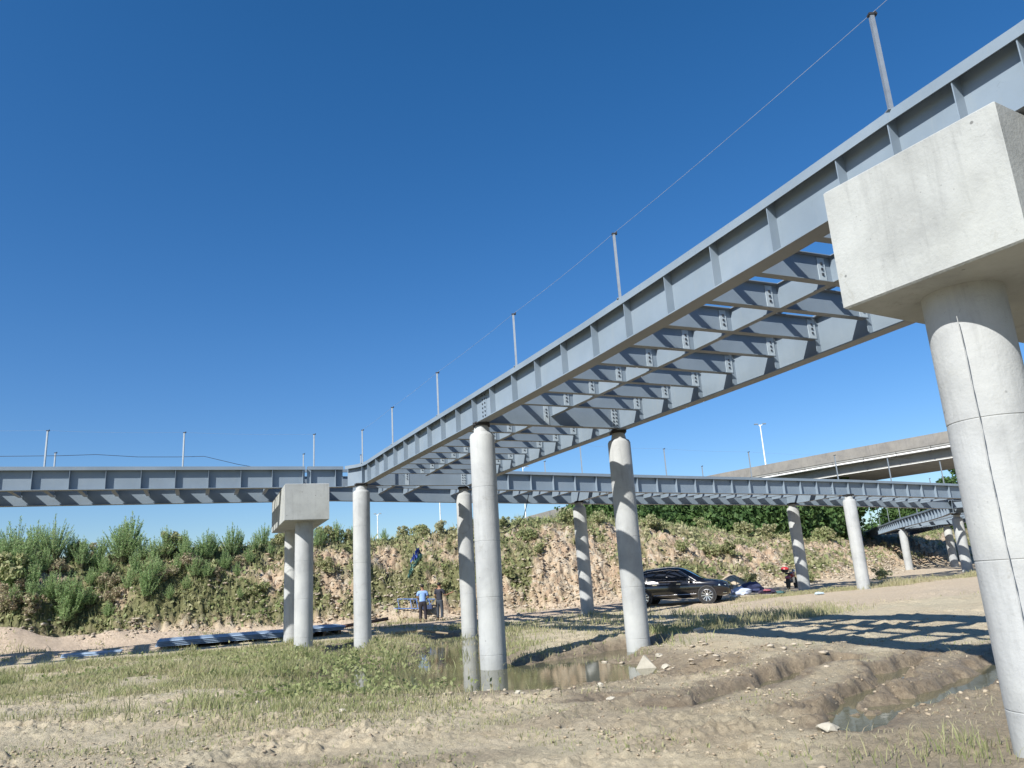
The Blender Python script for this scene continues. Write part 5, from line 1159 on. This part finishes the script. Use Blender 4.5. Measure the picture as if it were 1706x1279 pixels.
def person(loc, rz, label, shirt, trousers, arms, h=1.72, group=None):
    """faces +y before rotation. arms: list of (shoulder, elbow, wrist, hand dir)"""
    e_ = empty('person', loc, label, 'person', group, rz); k = h/1.72
    J = []; E = []
    def j(p, r, par=None):
        J.append((np.array(p)*k, r if not hasattr(r, '__len__') else r)); i = len(J)-1
        if par is not None: E.append((par, i))
        return i
    pel = j((0, 0, 0.93), (0.14, 0.10)); sp1 = j((0, 0.0, 1.10), (0.125, 0.09), pel); sp2 = j((0, 0, 1.28), (0.15, 0.10), sp1); nk0 = j((0, 0, 1.42), (0.09, 0.07), sp2); nk = j((0, 0.01, 1.49), (0.05, 0.05), nk0)
    hd0 = j((0, 0.02, 1.56), (0.062, 0.075), nk); hd = j((0, 0.02, 1.64), (0.075, 0.09), hd0); j((0, 0.015, 1.70), (0.05, 0.06), hd)
    ns = j((0, 0.115, 1.60), (0.012, 0.012), hd0)
    for sx in (-1, 1):
        hp = j((sx*0.10, 0, 0.88), (0.095, 0.095), pel); kn = j((sx*0.115, 0.02, 0.48), 0.058, hp); an = j((sx*0.125, -0.01, 0.09), 0.038, kn); hl = j((sx*0.13, 0.03, 0.04), (0.04, 0.035), an); j((sx*0.15, 0.15, 0.03), (0.035, 0.025), hl)
    for sx, (el_, wr_, hn) in zip((-1, 1), arms):
        sh = j((sx*0.19, 0, 1.38), 0.06, nk0); el_i = j(el_, 0.042, sh); wi = j(wr_, 0.028, el_i); hn = np.array(hn, float); hn /= np.linalg.norm(hn); pm = j(np.array(wr_)+hn*0.07, (0.04, 0.018), wi)
        sd_ = np.cross(hn, [0, 1, 0.2]); sd_ /= np.linalg.norm(sd_); ipv = np.cross(sd_, hn)
        for q, L in zip((-0.03, -0.01, 0.01, 0.03), (0.065, 0.08, 0.085, 0.07)):
            a = j(np.array(wr_)+hn*0.10+sd_*q, 0.010, pm); b2 = j(np.array(wr_)+hn*(0.10+L*0.5)+sd_*q+ipv*0.01, 0.009, a); j(np.array(wr_)+hn*(0.10+L)+sd_*q+ipv*0.03, 0.007, b2)
        a = j(np.array(wr_)+hn*0.05-sd_*0.045+ipv*0.01, 0.011, pm); j(np.array(wr_)+hn*0.09-sd_*0.065+ipv*0.02, 0.009, a)
    chainmesh('body', J, E, SKIN, e_)
    # trousers
    T_ = [((0, 0, 1.0), (0.165, 0.125)), ((0, 0, 0.92), (0.17, 0.13))]; Te = [(0, 1)]
    for sx in (-1, 1):
        b = len(T_); T_ += [((sx*0.10, 0, 0.82), (0.105, 0.11)), ((sx*0.115, 0.02, 0.48), (0.08, 0.085)), ((sx*0.125, -0.005, 0.10), (0.072, 0.075))]; Te += [(1, b), (b, b+1), (b+1, b+2)]
    chainmesh('trousers', [(np.array(p)*k, r) for p, r in T_], Te, trousers, e_, 1)
    S_ = [((0, 0, 0.93), (0.19, 0.14)), ((0, 0, 1.10), (0.165, 0.13)), ((0, 0, 1.28), (0.185, 0.135)), ((0, 0, 1.40), (0.12, 0.10)), ((0, 0, 1.45), (0.07, 0.07))]; Se = [(0, 1), (1, 2), (2, 3), (3, 4)]
    for sx, (el_, wr_, hn) in zip((-1, 1), arms):
        b = len(S_); shp = np.array((sx*0.19, 0, 1.38)); S_ += [(shp, 0.082), (shp+(np.array(el_)-shp)*0.75, 0.072)]; Se += [(3, b), (b, b+1)]
    chainmesh('shirt', [(np.array(p)*k, r) for p, r in S_], Se, shirt, e_, 1)
    mb = MB(); mb.lathe([(0.02, -0.06), (0.07, -0.045), (0.088, -0.01), (0.088, 0.03), (0.07, 0.07), (0.03, 0.09), (0.005, 0.094)], tuple(np.array((0, -0.005, 1.66))*k), ((1, 0, 0), (0, 1.2, 0), (0, 0, 1)), 18); mb.build('hair', HAIR, e_, smooth=True)
    for sx in (-1, 1):
        mb = MB(); mb.box(np.array((sx*0.135, 0.05, 0.025))*k, (0.05, 0.14, 0.032)); o = mb.build('shoe', PLAST, e_); bv = o.modifiers.new('b', 'BEVEL'); bv.width = 0.02; bv.segments = 2
        mb = MB(); mb.box(np.array((sx*0.03, 0.108, 1.635))*k, (0.012, 0.006, 0.006)); mb.build('eye', PLAST, e_)
        mb = MB(); mb.box(np.array((sx*0.085, 0.01, 1.60))*k, (0.01, 0.02, 0.03)); mb.build('ear', SKIN, e_)
    mb = MB(); mb.box(np.array((0, 0.107, 1.555))*k, (0.024, 0.005, 0.005)); mb.build('mouth', simple('lips', (0.2, 0.07, 0.06), 0.6) if 'lips' not in bpy.data.materials else bpy.data.materials['lips'], e_)
    return e_
BLS = simple('light_blue_shirt', (0.22, 0.36, 0.66), 0.8); NVY = simple('black_shirt', (0.02, 0.022, 0.035), 0.8); TRB = simple('dark_trousers', (0.02, 0.016, 0.022), 0.8); JEAN = simple('dark_grey_trousers', (0.035, 0.045, 0.06), 0.8)
px_ = aty(705, 1028, 38.3); person((px_[0], 38.3, hz(px_[0], 38.3)), 0.12, 'person in light blue t-shirt and dark trousers, hands together in front, seen from behind', BLS, TRB, [((-0.26, 0.03, 1.12), (-0.13, 0.20, 1.02), (1, 0.5, -0.2)), ((0.26, 0.03, 1.12), (0.13, 0.20, 1.02), (-1, 0.5, -0.2))])
px_ = aty(733, 1025, 38.8); person((px_[0], 38.8, hz(px_[0], 38.8)), -0.5, 'person in black shirt and dark trousers with one arm held out to the right', NVY, JEAN, [((-0.25, -0.02, 1.12), (-0.22, 0.16, 0.95), (0, 0.5, -1)), ((0.30, 0.08, 1.12), (0.42, 0.30, 1.22), (1, 0.6, 0.4))], 1.76)

# ------------------------------------------------------------------ motorcycle, heap of bundles, litter
RED = simple('red_plastic', (0.45, 0.03, 0.03), 0.3, coat=0.5)
pm = aty(1330, 970, 42.3); mz = hz(pm[0], 42.3); mo = empty('motorcycle', (pm[0]-0.62+0.88*math.cos(0.95), 42.3+0.88*math.sin(0.95), mz), 'red motorcycle with a red top box standing behind the striped shaded pier', 'motorcycle', None, 0.95)
AXW = ((1, 0, 0), (0, 0, 1), (0, 1, 0))
for xw in (-0.62, 0.66):
    w_ = empty('wheel', (xw, 0, 0.3), None, None); w_.parent = mo
    mb = MB(); mb.lathe([(0.24, -0.05), (0.30, -0.03), (0.30, 0.03), (0.24, 0.05), (0.235, 0)], (0, 0, 0), AXW, 28); mb.build('tyre', TYRE, w_, smooth=True)
    mb = MB(); mb.lathe([(0.24, -0.02), (0.24, 0.02)], (0, 0, 0), AXW, 20); 
    for k in range(5): q = k*2*math.pi/5; mb.tube([(0, 0, 0), (0.24*math.cos(q), 0, 0.24*math.sin(q))], 0.015, 5)
    mb.build('rim', ALLOY, w_)
mb = MB(); mb.tube([(-0.62, 0.06, 0.3), (-0.1, 0.06, 0.42), (0.2, 0, 0.7), (0.45, 0, 0.92)], 0.035, 6); mb.tube([(0.66, 0.06, 0.3), (0.5, 0.05, 0.75), (0.42, 0, 1.0)], 0.025, 6); mb.tube([(0.66, -0.06, 0.3), (0.5, -0.05, 0.75), (0.42, 0, 1.0)], 0.025, 6); mb.build('frame', PLAST, mo)
mb = MB(); mb.lathe([(0.02, -0.24), (0.13, -0.18), (0.17, 0), (0.12, 0.2), (0.03, 0.28)], (0.12, 0, 0.72), ((0, 1, 0), (0, 0, 1), (1, 0, 0)), 16); mb.build('fuel_tank', RED, mo, smooth=True)
mb = MB(); mb.lathe([(0.03, -0.3), (0.11, -0.2), (0.13, 0.1), (0.08, 0.25)], (-0.5, 0, 0.62), ((0, 1, 0), (0, 0, 0.8), (1, 0, 0.1)), 14); mb.build('tail_fairing', simple('pink_red_plastic', (0.4, 0.10, 0.14), 0.35), mo, smooth=True)
mb = MB(); mb.lathe([(0.04, -0.38), (0.13, -0.3), (0.12, 0.2), (0.05, 0.3)], (-0.25, 0, 0.80), ((0, 1, 0), (0, 0, 0.4), (1, 0, 0)), 14); mb.build('seat', PLAST, mo, smooth=True)
mb = MB(); mb.box((0.05, 0, 0.45), (0.18, 0.12, 0.14)); mb.tube([(0.1, 0.12, 0.3), (-0.3, 0.14, 0.28), (-0.75, 0.14, 0.38)], 0.04, 8); mb.build('engine', ALLOY, mo)
mb = MB(); mb.lathe([(0.02, -0.17), (0.13, -0.15), (0.2, -0.05), (0.215, 0.0)], (-0.86, 0, 1.02), None, 20); tb = mb.build('top_box', PLAST, mo, smooth=True)
mb = MB(); mb.lathe([(0.215, 0.002), (0.20, 0.07), (0.15, 0.12), (0.04, 0.14)], (-0.86, 0, 1.02), None, 20); mb.build('lid', RED, tb, smooth=True)
mb = MB(); mb.tube([(0.38, -0.35, 1.08), (0.42, -0.1, 1.02), (0.42, 0.1, 1.02), (0.38, 0.35, 1.08)], 0.015, 6); hb = mb.build('handlebar', PLAST, mo)
mb = MB(); mb.box((0.36, -0.3, 1.22), (0.02, 0.06, 0.04)); mb.tube([(0.38, -0.3, 1.08), (0.36, -0.3, 1.2)], 0.008, 5); mb.build('mirror', PLAST, hb)
mb = MB(); mb.lathe([(0.02, -0.1), (0.09, -0.05), (0.1, 0.05)], (0.55, 0, 0.9), ((0, 1, 0), (0, 0, 1), (1, 0, 0)), 14); mb.build('headlight', CHROME, mo, smooth=True)
def blob(name, c, s3, mat, parent, seed, rz=0):
    bm = bmesh.new(); bmesh.ops.create_icosphere(bm, subdivisions=3, radius=1)
    V = np.array([v.co for v in bm.verts]); Fc = [[v.index for v in f.verts] for f in bm.faces]; bm.free()
    n1 = vn(V[:, 0]*2.2+seed, V[:, 1]*2.2+V[:, 2]*1.7, seed)-0.5; n2 = vn(V[:, 0]*5+seed, V[:, 2]*5+V[:, 1]*4, seed+1)-0.5; V = V*(1+0.5*n1+0.28*n2)[:, None]
    c_, s_ = math.cos(rz), math.sin(rz); V = V*np.array(s3); V = np.stack([V[:, 0]*c_-V[:, 1]*s_, V[:, 0]*s_+V[:, 1]*c_, np.maximum(V[:, 2], -s3[2]*0.5)], -1)+np.array(c)
    mb = MB(); mb.add(V, Fc); return mb.build(name, mat, parent, smooth=True)
bp = aty(1240, 985, 38.2); z0 = hz(bp[0], 38.2)
tag(blob('cloth_bundle', (bp[0]-0.15, 38.2, z0+0.24), (0.42, 0.35, 0.26), simple('pale_blue_cloth', (0.45, 0.50, 0.62), 0.9), None, 3), 'pale blue-white crumpled cloth bundle lying nearest the car front', 'bundle', 'heap in front of the car')
tag(blob('cloth_bundle', (bp[0]+0.45, 38.5, z0+0.36), (0.55, 0.4, 0.34), simple('navy_cloth', (0.03, 0.04, 0.10), 0.85), None, 5), 'navy dark bundle, highest in the heap before the car', 'bundle', 'heap in front of the car')
tag(blob('cloth_bundle', (bp[0]+1.0, 38.1, z0+0.16), (0.42, 0.3, 0.18), simple('purple_cloth', (0.04, 0.03, 0.06), 0.85), None, 7), 'low dark purple bundle with red patch at the right of the heap', 'bundle', 'heap in front of the car')
tag(blob('red_bag', (bp[0]+0.98, 37.85, z0+0.26), (0.16, 0.08, 0.06), simple('red_white_bag', (0.3, 0.09, 0.12), 0.7), None, 9), 'small red bag lying on the purple bundle', 'bag')
tag(blob('plastic_bag', (bp[0]-0.75, 37.4, z0+0.08), (0.16, 0.1, 0.07), simple('white_plastic', (0.75, 0.75, 0.75), 0.4), None, 11), 'small white plastic bag on the ground under the car nose', 'bag')
tag(blob('green_sack', (bp[0]+1.55, 38.2, z0+0.1), (0.35, 0.2, 0.1), simple('teal_plastic', (0.06, 0.13, 0.13), 0.6), None, 13), 'flat teal sack on the ground at the right end of the heap', 'sack')
mb = MB(); mb.tube([(bp[0]-0.75, 38.3, z0+0.2), (bp[0]-0.78, 38.3, z0+0.8), (bp[0]-0.55, 38.3, z0+1.02), (bp[0]-0.3, 38.3, z0+0.85), (bp[0]-0.28, 38.3, z0+0.3)], 0.014, 6); tag(mb.build('bent_rod', PLAST), 'thin bent black metal hoop standing between car nose and cloth heap', 'rod')
mb = MB(); mb.tube([(bp[0]-0.5, 37.6, z0+0.06), (bp[0]+1.3, 37.7, z0+0.05)], 0.035, 6); tag(mb.build('pale_plank', simple('pale_wood', (0.42, 0.38, 0.28), 0.8)), 'pale narrow plank lying in front of the cloth heap', 'plank')
lp = hit(1365, 991, 25, 45); tag(blob('plastic_bag', (lp[0], lp[1], lp[2]+0.06), (0.2, 0.1, 0.07), simple('pale_blue_plastic', (0.45, 0.55, 0.62), 0.4), None, 15), 'pale blue plastic litter at the grass edge below the striped pier', 'bag')
